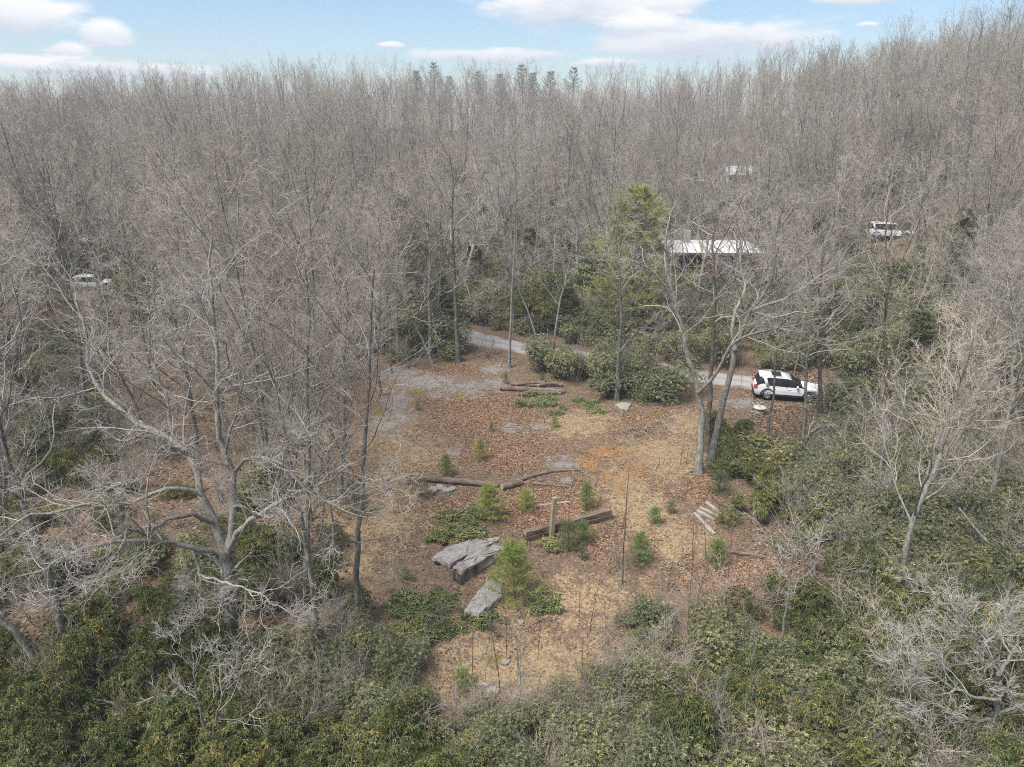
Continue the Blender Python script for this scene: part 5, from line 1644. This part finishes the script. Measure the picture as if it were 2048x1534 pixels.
# thick timber: two squared logs one upon the other
timber('timber_beam', 'lower dark timber of the stacked pair behind the big boulder', 'timber', (1050, 1086), (1220, 1040), 0.36, 0.26, M_TIMBER, 0.0, 0, 'stacked timbers', 0.03, M_TIMBER)
timber('timber_beam', 'upper weathered timber of the stacked pair with pale top face', 'timber', (1050, 1085), (1220, 1039), 0.32, 0.22, M_LOG, 0.27, 0, 'stacked timbers', 0.03, M_CUT)
timber('plank', 'thin pale plank on the ground behind the upright post', 'plank', (1064, 1014), (1140, 1007), 0.12, 0.06, M_PLANK, 0.01)
for (a, b, lb) in (((1388, 1031), (1428, 1073), 'pale plank lying apart at the outer edge of the plank heap'),
                   ((1394, 1025), (1430, 1045), 'short plank crossing under the outermost pale plank'),
                   ((1400, 1017), (1442, 1042), 'grey plank in the middle of the plank heap'),
                   ((1412, 1008), (1470, 1050), 'longest grey plank of the heap, nearly straight'),
                   ((1432, 1008), (1480, 1034), 'dark plank at the thicket side of the plank heap')):
    timber('plank', lb, 'plank', a, b, 0.15, 0.07, M_PLANK if 'dark' not in lb else M_TIMBER, 0.02, 0, 'scattered planks')
B = ground(1103, 1079)
top = at(1109, 996, B[1])
hp = top[2] - height(B[0], B[1])
o = thing('wooden_post', 'upright tan square post standing in front of the stacked timbers', 'post', on_ground(B, 0), R(20))
o.rotation_euler = (0, R(3), R(20))
Geo().box((0, 0, hp / 2 - 0.15), (0.19, 0.19, hp + 0.3)).obj('shaft', M_POST, o, False, 0.012)
Geo().box((0, 0, hp + 0.006), (0.175, 0.175, 0.012)).obj('sawn_top', M_CUT, o)

# ---- rocks
def stone_mat(name, dark, mid, pale, stain=0.0):
    m, t, b = new_mat(name, 0.93, 0.15)
    co = nd(t, 'ShaderNodeTexCoord').outputs['Object']
    n = nd(t, 'ShaderNodeTexNoise', {'Vector': co, 'Scale': 5.0, 'Detail': 8.0, 'Roughness': 0.7}).outputs[0]
    n_ = nd(t, 'ShaderNodeTexNoise', {'Vector': co, 'Scale': 1.3, 'Detail': 4.0}).outputs[0]
    c = ramp(t, n, [(0.3, dark), (0.52, mid), (0.75, pale)])
    c = mixc(t, smap(t, n_, 0.5, 0.64), c, mixc(t, 0.45, c, (0.15, 0.14, 0.115)))
    if stain:                                          # vertical water streaks over a rusty-tan broken face
        nrm = nd(t, 'ShaderNodeSeparateXYZ', {0: nd(t, 'ShaderNodeTexCoord').outputs['Normal']}).outputs[2]
        face = smap(t, nrm, 0.55, 0.25)
        mp = nd(t, 'ShaderNodeMapping', {'Vector': co, 'Scale': (3.3, 3.3, 0.5)}).outputs[0]
        s_ = nd(t, 'ShaderNodeTexNoise', {'Vector': mp, 'Scale': 1.1, 'Detail': 4.0}).outputs[0]
        fc = ramp(t, s_, [(0.36, (0.05, 0.046, 0.043)), (0.46, (0.16, 0.132, 0.1)), (0.66, (0.27, 0.215, 0.15))])
        c = mixc(t, math_(t, 'MULTIPLY', face, stain), c, fc)
    t.links.new(c, b.inputs['Base Color'])
    bump(t, b, n, 0.7, 0.05)
    return m
M_STONE = stone_mat('grey_stone', (0.15, 0.14, 0.128), (0.29, 0.27, 0.25), (0.42, 0.40, 0.37))
M_BOULDER = stone_mat('boulder_stone', (0.15, 0.137, 0.125), (0.29, 0.265, 0.24), (0.42, 0.39, 0.36), 0.9)
M_PALE = stone_mat('pale_stone', (0.19, 0.18, 0.155), (0.28, 0.265, 0.235), (0.37, 0.36, 0.325))

def slab(name, label, cat, outline, h, m, seed, lift=-0.08, tilt=(0, 0), sub=3, group=None, rough=0.05):
    """A rock whose plan is outlined by ground pixels; real thickness h."""
    P = np.array([ground(u, v) for u, v in outline])
    c = P.mean(0)
    c[2] = height(c[0], c[1])
    rng_ = np.random.default_rng(seed)
    n = len(P)
    pl = P[:, :2] - c[:2]
    d = np.concatenate([pl, pl[:1]])
    dense = np.concatenate([d[i] + (d[i + 1] - d[i]) * np.linspace(0, 1, 7)[:-1, None] for i in range(n)])
    k = len(dense)
    rings = []
    for f, z in ((0.97, -0.25), (1.03, h * 0.3), (1.0, h * 0.85), (0.965, h), (0.7, h * 1.03), (0.35, h * 1.05)):
        q = dense * f + rng_.normal(0, rough * 0.5, dense.shape)
        zz = np.full(k, z) + rng_.normal(0, rough * (0.3 if z >= h else 0.6), k) + (tilt[0] * q[:, 0] + tilt[1] * q[:, 1]) * (z > 0)
        rings.append(np.column_stack([q, zz]))
    V = np.array(rings)
    idx = np.arange(6 * k).reshape(6, k)
    q = np.stack([idx[:-1], np.roll(idx[:-1], -1, 1), np.roll(idx[1:], -1, 1), idx[1:]], -1).reshape(-1, 4)
    cv = V[-1].mean(0)
    g = Geo().add(np.vstack([V.reshape(-1, 3), cv]), q, [[idx[-1, i], idx[-1, (i + 1) % k], 6 * k] for i in range(k)])
    o = link(name, g.mesh(name, m, False), None, (c[0], c[1], c[2] + lift))
    return tag(o, label, cat, group)
# the boulder's plan: pixels of its top outline lowered to where they stand
def lowered(pts, h):
    out_ = []
    for u, v in pts:
        d = ray(u, v)
        B = ground(u, v)
        # move along the sight line to height h above the ground, then drop straight down
        for _ in range(4):
            t = (height(B[0], B[1]) + h - CAM[2]) / d[2]
            B = CAM + d * t
        out_.append(tuple(float(q) for q in pix(B[0], B[1], height(B[0], B[1]))))
    return out_
slab('boulder', 'big flat-topped grey boulder with a dark-streaked broken face', 'boulder', lowered([(906, 1142), (922, 1150), (1008, 1098), (1012, 1092), (990, 1086), (960, 1092), (918, 1126)], 0.58), 0.6, M_BOULDER, 1, rough=0.08)
slab('rock_slab', 'low flat ledge of grey rock against the back of the big boulder', 'rock', [(866, 1126), (900, 1140), (945, 1116), (990, 1092), (1004, 1080), (950, 1080), (895, 1100)], 0.26, M_STONE, 2)
slab('rock_slab', 'long narrow grey rock slab below the tallest young pine', 'rock', [(930, 1238), (958, 1246), (985, 1222), (1004, 1200), (1000, 1162), (985, 1160), (962, 1180), (945, 1212)], 0.25, M_STONE, 3)
slab('flat_rock', 'pale flat rock at the edge of the trees near the path', 'rock', [(1230, 813), (1244, 824), (1256, 822), (1262, 812), (1250, 809)], 0.22, M_PALE, 4, rough=0.03)
for i, (u, v, s, lb) in enumerate(((866, 984, 11, 'small angular stone touching the greyish young pine'), (880, 979, 8, 'small stone under the long fallen log'), (893, 985, 9, 'mossy stone in the middle of the stone cluster'), (905, 982, 8, 'small stone at the path end of the stone cluster'),
                                   (875, 1130, 7, 'black stone at the corner of the low ledge'), (890, 1092, 7, 'black stone resting on top of the low ledge'))):
    rr = np.random.default_rng(60 + i)
    out_ = [(u + s * math.cos(a) * rr.uniform(.7, 1.1), v + s * 0.6 * math.sin(a) * rr.uniform(.7, 1.1)) for a in -np.arange(6) * 1.047]
    slab('stone', lb, 'stone', out_, 0.2, M_STONE if 'black' not in lb else M_BLACK, 70 + i, rough=0.03, group='small stones')
for i, (u, v, s) in enumerate(((965, 1375, 16), (985, 1390, 14), (1010, 1330, 10), (835, 1330, 10), (1075, 1235, 9), (1042, 1250, 8))):
    rr = np.random.default_rng(80 + i)
    out_ = [(u + s * math.cos(a) * rr.uniform(.7, 1.1), v + s * 0.6 * math.sin(a) * rr.uniform(.7, 1.1)) for a in -np.arange(6) * 1.047]
    slab('stone', 'tan stone half sunk in the grassy slope below the boulder', 'stone', out_, 0.16, M_PALE, 90 + i, rough=0.03, group='stones of the grassy slope')

# ---- well cover by the car
M_LID = flat_mat('weathered_concrete_lid', (0.46, 0.43, 0.38), 0.9, 0.2, 0, 0.2, 6)
B = ground(1518, 828)
o = thing('well_cover', 'round pale concrete well cover on a grey ring near the car', 'well cover', on_ground(B, 0))
Geo().tubes(np.array([[(0, 0, -0.2), (0, 0, 0.36)]]), np.array([[0.36, 0.34]]), 20, True).obj('ring', M_BLOCK, o, True)
Geo().tubes(np.array([[(0, 0, 0.365), (0, 0, 0.38), (0, 0, 0.43), (0, 0, 0.45)]]), np.array([[0.38, 0.42, 0.41, 0.35]]), 20, True).obj('lid', M_LID, o, True)
Geo().tubes(np.array([[(-0.06, 0, 0.44), (-0.05, 0, 0.50), (0.05, 0, 0.50), (0.06, 0, 0.44)]]), np.full((1, 4), 0.012), 6).obj('handle', M_BLACK, o)

# ---- pale fallen snag over the thicket
B = ground(2034, 1140)
a = np.array([B[0], B[1], height(B[0], B[1]) + 1.0])
o = thing('dead_tree', 'bleached broken dead tree leaning out of the laurels with a snapped butt', 'dead tree', (B[0], B[1], float(height(B[0], B[1]))))
P = smooth_line([np.array([0, 0, 0.0]), at(2018, 1128, B[1]) - a + [0, 0, 1], at(1985, 1098, B[1]) - a + [0, 0, 1.05], at(1950, 1062, B[1] + .3) - a + [0, 0, 1.1], at(1916, 1024, B[1] + .6) - a + [0, 0, 1.2]], 14)
Geo().tubes(P[None], np.linspace(0.13, 0.03, 14)[None], 9, True).obj('trunk', M_BARKP, o, True)
Geo().tubes(np.array([[P[7], P[7] + [-0.25, 0.2, 0.5], P[7] + [-0.7, 0.3, 0.9]]]), np.array([[0.03, 0.02, 0.01]]), 6, True).obj('branch', M_BARKP, o, True)
Geo().tubes(smooth_line([(0.35, 0, -0.2), (0.36, 0, 0.5), (0.33, 0.02, 1.2)], 6)[None], np.array([[0.34, 0.28, 0.26, 0.25, 0.24, 0.2]]), 10, True).obj('butt', M_BARKP, o, True)

# ================================================================ saplings, sticks, litter
rng = np.random.default_rng(77)
def sapling(seed, H, nb, spread):
    r_ = np.random.default_rng(seed)
    g, c = Geo(), Geo()
    P = grow(r_, np.array([[0, 0, -0.1]]), np.array([[r_.normal(0, .05), r_.normal(0, .05), 1.0]]), np.array([H]), 10, 0.03, 0.04)
    Rr = taper(np.array([0.007 + 0.0038 * H]), 10, 0.25)
    g.tubes(P, Rr, 6)
    p, d, L, r = spawn(r_, P, Rr, nb, 0.3, 0.98, 25, 55, lambda t, pl: pl * spread * (1.1 - t), 0.55)
    P2 = grow(r_, p, d, L, 6, 0.09, 0.07)
    R2 = taper(np.maximum(r, 0.005), 6, 0.4)
    c.tubes(P2, R2, 4)
    p, d, L, r = spawn(r_, P2, R2, 6, 0.2, 1.0, 22, 52, lambda t, pl: pl * 0.4, 0.6)
    P3 = grow(r_, p, d, L, 4, 0.12, 0.06)
    R3 = taper(np.maximum(r, 0.0035), 4, 0.5)
    c.tubes(P3, R3, 3)
    return g.mesh('stem', M_BARKP if seed % 2 else M_BARKD, True), c.mesh('crown', M_TWIGP if seed % 2 else M_TWIGR, True)
SAP = [sapling(500, 2.6, 5, 0.12), sapling(501, 3.4, 10, 0.3), sapling(502, 2.2, 6, 0.16), sapling(506, 4.2, 9, 0.14), sapling(504, 3.0, 9, 0.25)]
SH = [2.6, 3.4, 2.2, 4.2, 3.0]
saps = [((1245, 1170), 905, 3, 'tallest thin sapling on the tan path, twigs only at the top'), ((1158, 1250), 1145, 0, 0), ((1180, 1265), 1150, 0, 0), ((1093, 1180), 1130, 2, 0), ((1380, 1180), 1055, 4, 0), ((1335, 1190), 1080, 0, 0),
        ((1000, 1390), 1220, 0, 'dark whip-thin sapling standing below the long rock slab'), ((945, 1350), 1240, 0, 0), ((918, 1400), 1250, 1, 0), ((876, 1320), 1255, 2, 0), ((840, 1370), 1300, 2, 0), ((925, 1420), 1330, 1, 0),
        ((1044, 960), 880, 0, 0), ((1052, 955), 900, 0, 0), ((1068, 1010), 955, 0, 0), ((1165, 985), 925, 0, 0), ((1218, 1095), 1000, 2, 0), ((1246, 1060), 960, 0, 0), ((1330, 1340), 1160, 1, 'bushy-topped grey sapling where the grass meets the rhododendrons'), ((1345, 1320), 1180, 1, 0),
        ((1370, 1300), 1150, 4, 0), ((1448, 1230), 1040, 4, 'thin pale sapling rising behind the half-buried log'), ((1480, 1340), 1130, 4, 0), ((1500, 1400), 1230, 1, 0), ((1640, 1330), 1180, 4, 0), ((1410, 1120), 1030, 0, 0), ((1300, 1230), 1140, 0, 0),
        ((1120, 1290), 1220, 0, 0), ((1360, 930), 850, 4, 0), ((1372, 935), 860, 0, 'short reddish sapling at the foot of the leaning pale oak'), ((1190, 780), 690, 1, 0), ((1165, 760), 655, 1, 0), ((1060, 735), 660, 1, 0), ((1310, 760), 660, 1, 0),
        ((1480, 790), 700, 1, 0), ((1385, 770), 620, 4, 0), ((980, 1290), 1215, 2, 0), ((890, 1260), 1200, 2, 0), ((1270, 1210), 1140, 2, 0), ((1210, 1240), 1170, 2, 0), ((690, 1420), 1330, 1, 0), ((730, 1460), 1360, 1, 0), ((1060, 1470), 1380, 1, 0), ((260, 1500), 1410, 1, 0), ((1750, 1400), 1290, 4, 0)]
for (u, v), vt, k, lb in saps:
    B = ground(u, v)
    h = max(0.8, at(u, vt, B[1])[2] - height(B[0], B[1]))
    o = plant(SAP[k], 'bare_sapling', 'sapling', B[0], B[1], h / SH[k], rng, lb or ('leafless waist-thin sapling at the road end of the clearing' if v < 800 else 'spindly leafless sapling scattered over the clearing and its grassy slope'),
              'spindly saplings by the road' if (v < 800 and not lb) else 'spindly saplings', ('stem', 'crown'))
# more saplings closing in round the near end and the thicket side
for i in range(64):
    u, v = (rng.uniform(1230, 1640), rng.uniform(1120, 1400)) if i % 2 else (rng.uniform(830, 1330), rng.uniform(1270, 1480))
    B = ground(u, v)
    k = int(rng.choice([0, 1, 2, 4, 1]))
    plant(SAP[k], 'bare_sapling', 'sapling', B[0], B[1], rng.uniform(0.45, 0.95), rng, 'slim leafless sapling on the red leaf bank below the planks' if i % 2 else 'slim leafless sapling low on the grassy slope above the laurels', 'saplings on the leaf bank' if i % 2 else 'saplings low on the slope', ('stem', 'crown'))
# twiggy leafless bushes
for (u, v, s, lb) in ((1340, 1400, 1.2, 'pale bare bush on the grassy slope above the rhododendrons'), (1310, 1360, 0.9, 'grey tangle of bare twigs among the sparse laurels'), (815, 735, 1.3, 'reddish twiggy bush at the driveway bend'), (1240, 1140, 0.7, 'small bare bush on the red leaves below the path'),
                      (1640, 1170, 1.4, 'wide bare bush over the dark hollow in the thicket'), (1690, 1120, 1.2, 'bare bush leaning from the thicket edge'), (1600, 1060, 1.3, 'bare bush behind the plank heap'), (1520, 1230, 1.1, 'reddish bare bush on the leaf bank'), (1420, 1240, 1.0, 'bare bush on the leaf bank beside the path'),
                      (640, 1500, 1.0, 'whitish bare bush on the rhododendron bank'), (300, 1480, 1.0, 'bare bush poking through the rhododendron bank'), (1200, 1420, 1.0, 'bare bush at the slope foot beside the laurels'), (1000, 1450, 0.9, 'brown bare bush at the slope foot'), (1700, 1500, 1.1, 'pale bare bush in the rhododendrons by the lichened crown'),
                      (980, 715, 1.0, 'brown twiggy bush where the driveway tops the bank')):
    B = ground(u, v)
    plant(BRUSH[rng.integers(0, 4)], 'bare_bush', 'bush', B[0], B[1], s, rng, lb, 'bare bushes', ('stem', 'twigs'))

# bare brush rising through the evergreens round the clearing
def in_zone(poly, n):
    W = np.array([ground(min(max(u, -200), 2250), v) for u, v in poly])
    out_ = []
    while len(out_) < n:
        x, y = rng.uniform(W[:, 0].min(), W[:, 0].max()), rng.uniform(W[:, 1].min(), W[:, 1].max())
        u, v = pix(x, y, height(x, y))
        if in_poly(u, v, poly) and road_dist(x, y)[0] > 3 and math.hypot(x - CAR[0], y - CAR[1]) > 4:
            out_.append((x, y))
    return out_
for poly, n, s0, s1, lb, gp in ((Z_RHODO[0][1], 9, 0.7, 1.1, 'thin leafless brush poking up through the bank rhododendrons', 'brush on the bank'),
                                (Z_RHODO[1][1], 20, 0.8, 1.5, 'thin leafless brush poking up through the slope rhododendrons', 'brush on the slope'),
                                (Z_LAUREL[3][1], 44, 0.9, 1.7, 'thin leafless brush standing in the wide laurel thicket', 'brush in the thicket'),
                                (Z_LAUREL[0][1], 12, 0.7, 1.2, 'thin leafless brush in the laurels edging the clearing', 'brush edging the clearing'),
                                (Z_LAUREL[1][1], 10, 0.6, 1.1, 'thin leafless brush at the foot of the tan grass slope', 'brush at the slope foot')):
    for x, y in in_zone(poly, n):
        plant(BRUSH[rng.integers(0, 4)], 'leafless_brush', 'brush', x, y, rng.uniform(s0, s1), rng, lb, gp, ('stem', 'twigs'))

# low rhododendron seedlings on the ground
for (u0, u1, v0, v1, n, lb) in ((850, 960, 1030, 1080, 12, 'low leafy rhododendron seedling before the round bushy pine'), (1030, 1200, 785, 830, 16, 'low leafy rhododendron seedling around the log pile'), (780, 900, 1190, 1300, 22, 'low leafy rhododendron seedling below the mossy tree'),
                                (1090, 1120, 1080, 1110, 3, 'low leafy rhododendron seedling against the stacked timbers'), (1050, 1110, 1190, 1240, 4, 'low leafy rhododendron seedling past the long rock slab'), (935, 975, 1220, 1262, 4, 'low leafy rhododendron seedling at the toe of the long rock slab')):
    for i in range(n):
        B = ground(rng.uniform(u0, u1), rng.uniform(v0, v1))
        plant(SEEDL[rng.integers(0, 4)], 'rhododendron_seedling', 'seedling', B[0], B[1], rng.uniform(0.3, 0.6), rng, lb, lb.split(' seedling ')[0].replace('low leafy ', '') + ' seedlings ' + lb.split(' seedling ')[1], ('stem', 'foliage'), 0.8)

# fallen sticks
M_STICK = wood_mat('dead_stick', (0.14, 0.115, 0.09), (0.26, 0.22, 0.18), (0.38, 0.34, 0.29))
def stick(pts, r, label):
    W = np.array([on_ground(ground(u, v), r * 0.8) for u, v in pts])
    c = W[0].copy()
    C = smooth_line(W - c, 14)
    C[:, 2] += np.abs(np.random.default_rng(int(pts[0][0])).normal(0, 0.03, 14))
    o = link('fallen_branch', Geo().tubes(C[None], np.linspace(r, r * 0.45, 14)[None], 7, True).mesh('fallen_branch', M_STICK, True), None, tuple(c))
    tag(o, label, 'branch', 'fallen branches')
stick([(831, 874), (833, 885), (845, 895), (853, 901)], 0.05, 'crooked dead branch on the straw behind the dark stump')
stick([(818, 886), (830, 880), (834, 873)], 0.03, 'thin stick lying against the crooked dead branch')
stick([(1035, 1345), (1040, 1362), (1046, 1375), (1037, 1395), (1036, 1410)], 0.045, 'bleached bent branch at the foot of the grassy slope')
stick([(1500, 1400), (1560, 1380), (1620, 1350)], 0.03, 'thin dead branch caught on the rhododendrons')
stick([(1160, 942), (1190, 965), (1200, 980)], 0.025, 'thin stick at the tip of the bowed bough')
stick([(1310, 943), (1318, 925), (1316, 912)], 0.03, 'pale curved stick on the tan path')
stick([(865, 777), (875, 784)], 0.04, 'short stick on the gravel driveway')
stick([(915, 783), (928, 788)], 0.04, 'short dark stick on the moss of the driveway')
stick([(940, 718), (975, 712), (1000, 722)], 0.035, 'brushy dead branch on the bank by the road')
stick([(1050, 1262), (1075, 1250), (1100, 1240)], 0.025, 'long thin stick on the grassy slope')

def scatter_xy(n, u0, u1, v0, v1):
    """Random ground points whose pixels fall in a box: drawn evenly over the ground."""
    c = np.array([ground(u, v)[:2] for u in (u0, (u0 + u1) / 2, u1) for v in (v0, v1)])
    lo, hi = c.min(0), c.max(0)
    P = rng.uniform(lo, hi, (n, 2))
    U, V = pix(P[:, 0], P[:, 1], height(P[:, 0], P[:, 1]))
    return P[(U > u0) & (U < u1) & (V > v0) & (V < v1)]

# brush heap of sticks, one thing with its sticks as geometry
B = ground(1275, 868)
r_ = np.random.default_rng(3)
g = Geo()
n = 70
a = r_.uniform(0, 6.28, n)
p = np.column_stack([r_.normal(0, 0.8, n), r_.normal(0, 0.5, n), np.abs(r_.normal(0.12, 0.12, n))])
g.tubes(grow(r_, p, np.column_stack([np.cos(a), np.sin(a), r_.normal(0.05, 0.12, n)]), r_.uniform(0.4, 1.5, n), 5, 0.12, 0.0), taper(np.full(n, 0.016), 5, 0.4), 4)
o = link('brush_heap', g.mesh('brush_heap', M_STICK, True), None, on_ground(B, 0.02))
tag(o, 'heap of dead brush on the dark leaves near the tan path', 'brush heap')

# dead leaves: uncountable, one mesh of real curled leaves
def litter(name, P, size, cols, label, cat, lift=0.012):
    n = len(P)
    z = height(P[:, 0], P[:, 1]) + lift + np.abs(rng.normal(0, 0.012, n))
    a = rng.uniform(0, 6.28, n)
    s = size * rng.uniform(0.6, 1.35, n)
    d = np.column_stack([np.cos(a), np.sin(a), rng.normal(0, 0.28, n)])
    e = np.column_stack([-np.sin(a), np.cos(a), rng.normal(0, 0.28, n)])
    c = np.column_stack([P, z])
    v = np.stack([c - d * s[:, None], c + e * s[:, None] * 0.55 + [0, 0, 0.02], c + d * s[:, None], c - e * s[:, None] * 0.55 + [0, 0, 0.02]], 1)
    i = np.arange(n)[:, None] * 4
    t = np.concatenate([i + [0, 1, 2], i + [0, 2, 3]])
    ci = np.array(cols)[rng.integers(0, len(cols), n)] * rng.uniform(0.75, 1.25, (n, 1))
    o = link(name, make_mesh(name, v.reshape(-1, 3), None, t, [M_LITTER], col=np.repeat(ci, 4, 0), smooth=False))
    tag(o, label, cat, kind='stuff')
REDC = [(0.145, 0.078, 0.046), (0.205, 0.112, 0.066), (0.28, 0.168, 0.10), (0.36, 0.24, 0.155), (0.085, 0.05, 0.035), (0.42, 0.31, 0.21)]
P = scatter_xy(330000, 560, 1640, 690, 1534)
mr, ms, mg = mask(P[:, 0], P[:, 1], RED), mask(P[:, 0], P[:, 1], STRAW), mask(P[:, 0], P[:, 1], GRAVEL)
pr = np.clip(0.45 + 0.75 * np.clip(mr, -0.35, 0.8) - 0.3 * np.clip(ms, 0, 1) - 0.6 * (mg > 0.15) + 0.7 * (vnoise(P[:, 0], P[:, 1], 0.9, 5) - 0.5), 0.03, 1)
P = P[rng.uniform(0, 1, len(P)) < pr]
print('leaves', len(P))
litter('leaf_litter', P, 0.048, REDC, 'red-brown dead leaves strewn over the clearing', 'leaf litter')
BRN = [(0.10, 0.072, 0.054), (0.14, 0.10, 0.075), (0.21, 0.155, 0.115), (0.06, 0.045, 0.035), (0.29, 0.23, 0.175)]
P = np.concatenate([scatter_xy(60000, -80, 700, 600, 1400), scatter_xy(30000, 1500, 2120, 740, 1200)])
litter('forest_litter', P, 0.095, BRN, 'brown dead leaves under the bare trees', 'leaf litter')

# broken twigs and sticks all over the ground
P = scatter_xy(9000, 560, 1640, 690, 1534)[:3200]
n = len(P)
a = rng.uniform(0, 6.28, n)
L = rng.gamma(2.0, 0.16, n) + 0.08
p0 = np.column_stack([P, height(P[:, 0], P[:, 1]) + 0.02])
p1 = np.column_stack([P + np.column_stack([np.cos(a), np.sin(a)]) * L[:, None] * 0.5, np.zeros(n)])
p2 = np.column_stack([P + np.column_stack([np.cos(a + 0.25), np.sin(a + 0.25)]) * L[:, None], np.zeros(n)])
for q in (p1, p2):
    q[:, 2] = height(q[:, 0], q[:, 1]) + rng.uniform(0.01, 0.06, n)
g = Geo().tubes(np.stack([p0, p1, p2], 1), (0.006 + 0.012 * rng.uniform(0, 1, n) ** 3)[:, None] * np.array([[1, 0.9, 0.5]]), 3)
tag(g.obj('twig_debris', M_STICK, None, True), 'broken twigs strewn over the clearing floor', 'debris', kind='stuff')

# dry grass blades in tufts
P = scatter_xy(90000, 600, 1520, 720, 1534)
ms = mask(P[:, 0], P[:, 1], STRAW)
P = P[rng.uniform(0, 1, len(P)) < np.clip(0.10 + 0.75 * np.clip(ms, -0.15, 0.9) + 0.5 * (vnoise(P[:, 0], P[:, 1], 1.3, 9) - 0.5), 0.0, 1)]
P = np.repeat(P, 5, 0) + rng.normal(0, 0.04, (len(P) * 5, 2))
n = len(P)
print('grass', n)
c = np.column_stack([P, height(P[:, 0], P[:, 1]) - 0.01])
a = rng.uniform(0, 6.28, n)
side = np.column_stack([-np.sin(a), np.cos(a), np.zeros(n)]) * 0.007
tip = np.column_stack([np.cos(a) * 0.14, np.sin(a) * 0.14, rng.uniform(0.02, 0.12, n)]) * rng.uniform(0.5, 1.4, (n, 1))
v = np.stack([c - side, c + side, c + tip], 1).reshape(-1, 3)
cols = np.array([(0.33, 0.25, 0.155), (0.42, 0.335, 0.22), (0.25, 0.18, 0.11), (0.38, 0.315, 0.22)])[rng.integers(0, 4, n)] * rng.uniform(0.75, 1.2, (n, 1))
o = link('dry_grass', make_mesh('dry_grass', v, None, np.arange(n * 3).reshape(-1, 3), [M_LITTER], col=np.repeat(cols, 3, 0), smooth=False))
tag(o, 'flattened tan winter grass over the clearing', 'grass', kind='stuff')

# ================================================================ thin winter haze filling the air
zmin = float(Z.min()) - 1.0
ztop = 48.0
hz = Geo().box((0, 1100, (zmin + ztop) / 2), (5600, 4200, ztop - zmin))
hm = bpy.data.materials.new('thin_haze')
hm.use_nodes = True
t = hm.node_tree
t.nodes.clear()
HAZE_DENSITY = 0.0008
pv = nd(t, 'ShaderNodeVolumePrincipled', {'Color': (0.86, 0.90, 0.95, 1), 'Density': HAZE_DENSITY, 'Anisotropy': 0.2})
mo = nd(t, 'ShaderNodeOutputMaterial', {'Volume': pv.outputs[0]})
tag(hz.obj('haze', hm), 'thin pale winter haze lying over the wooded slopes', 'haze', kind='stuff')
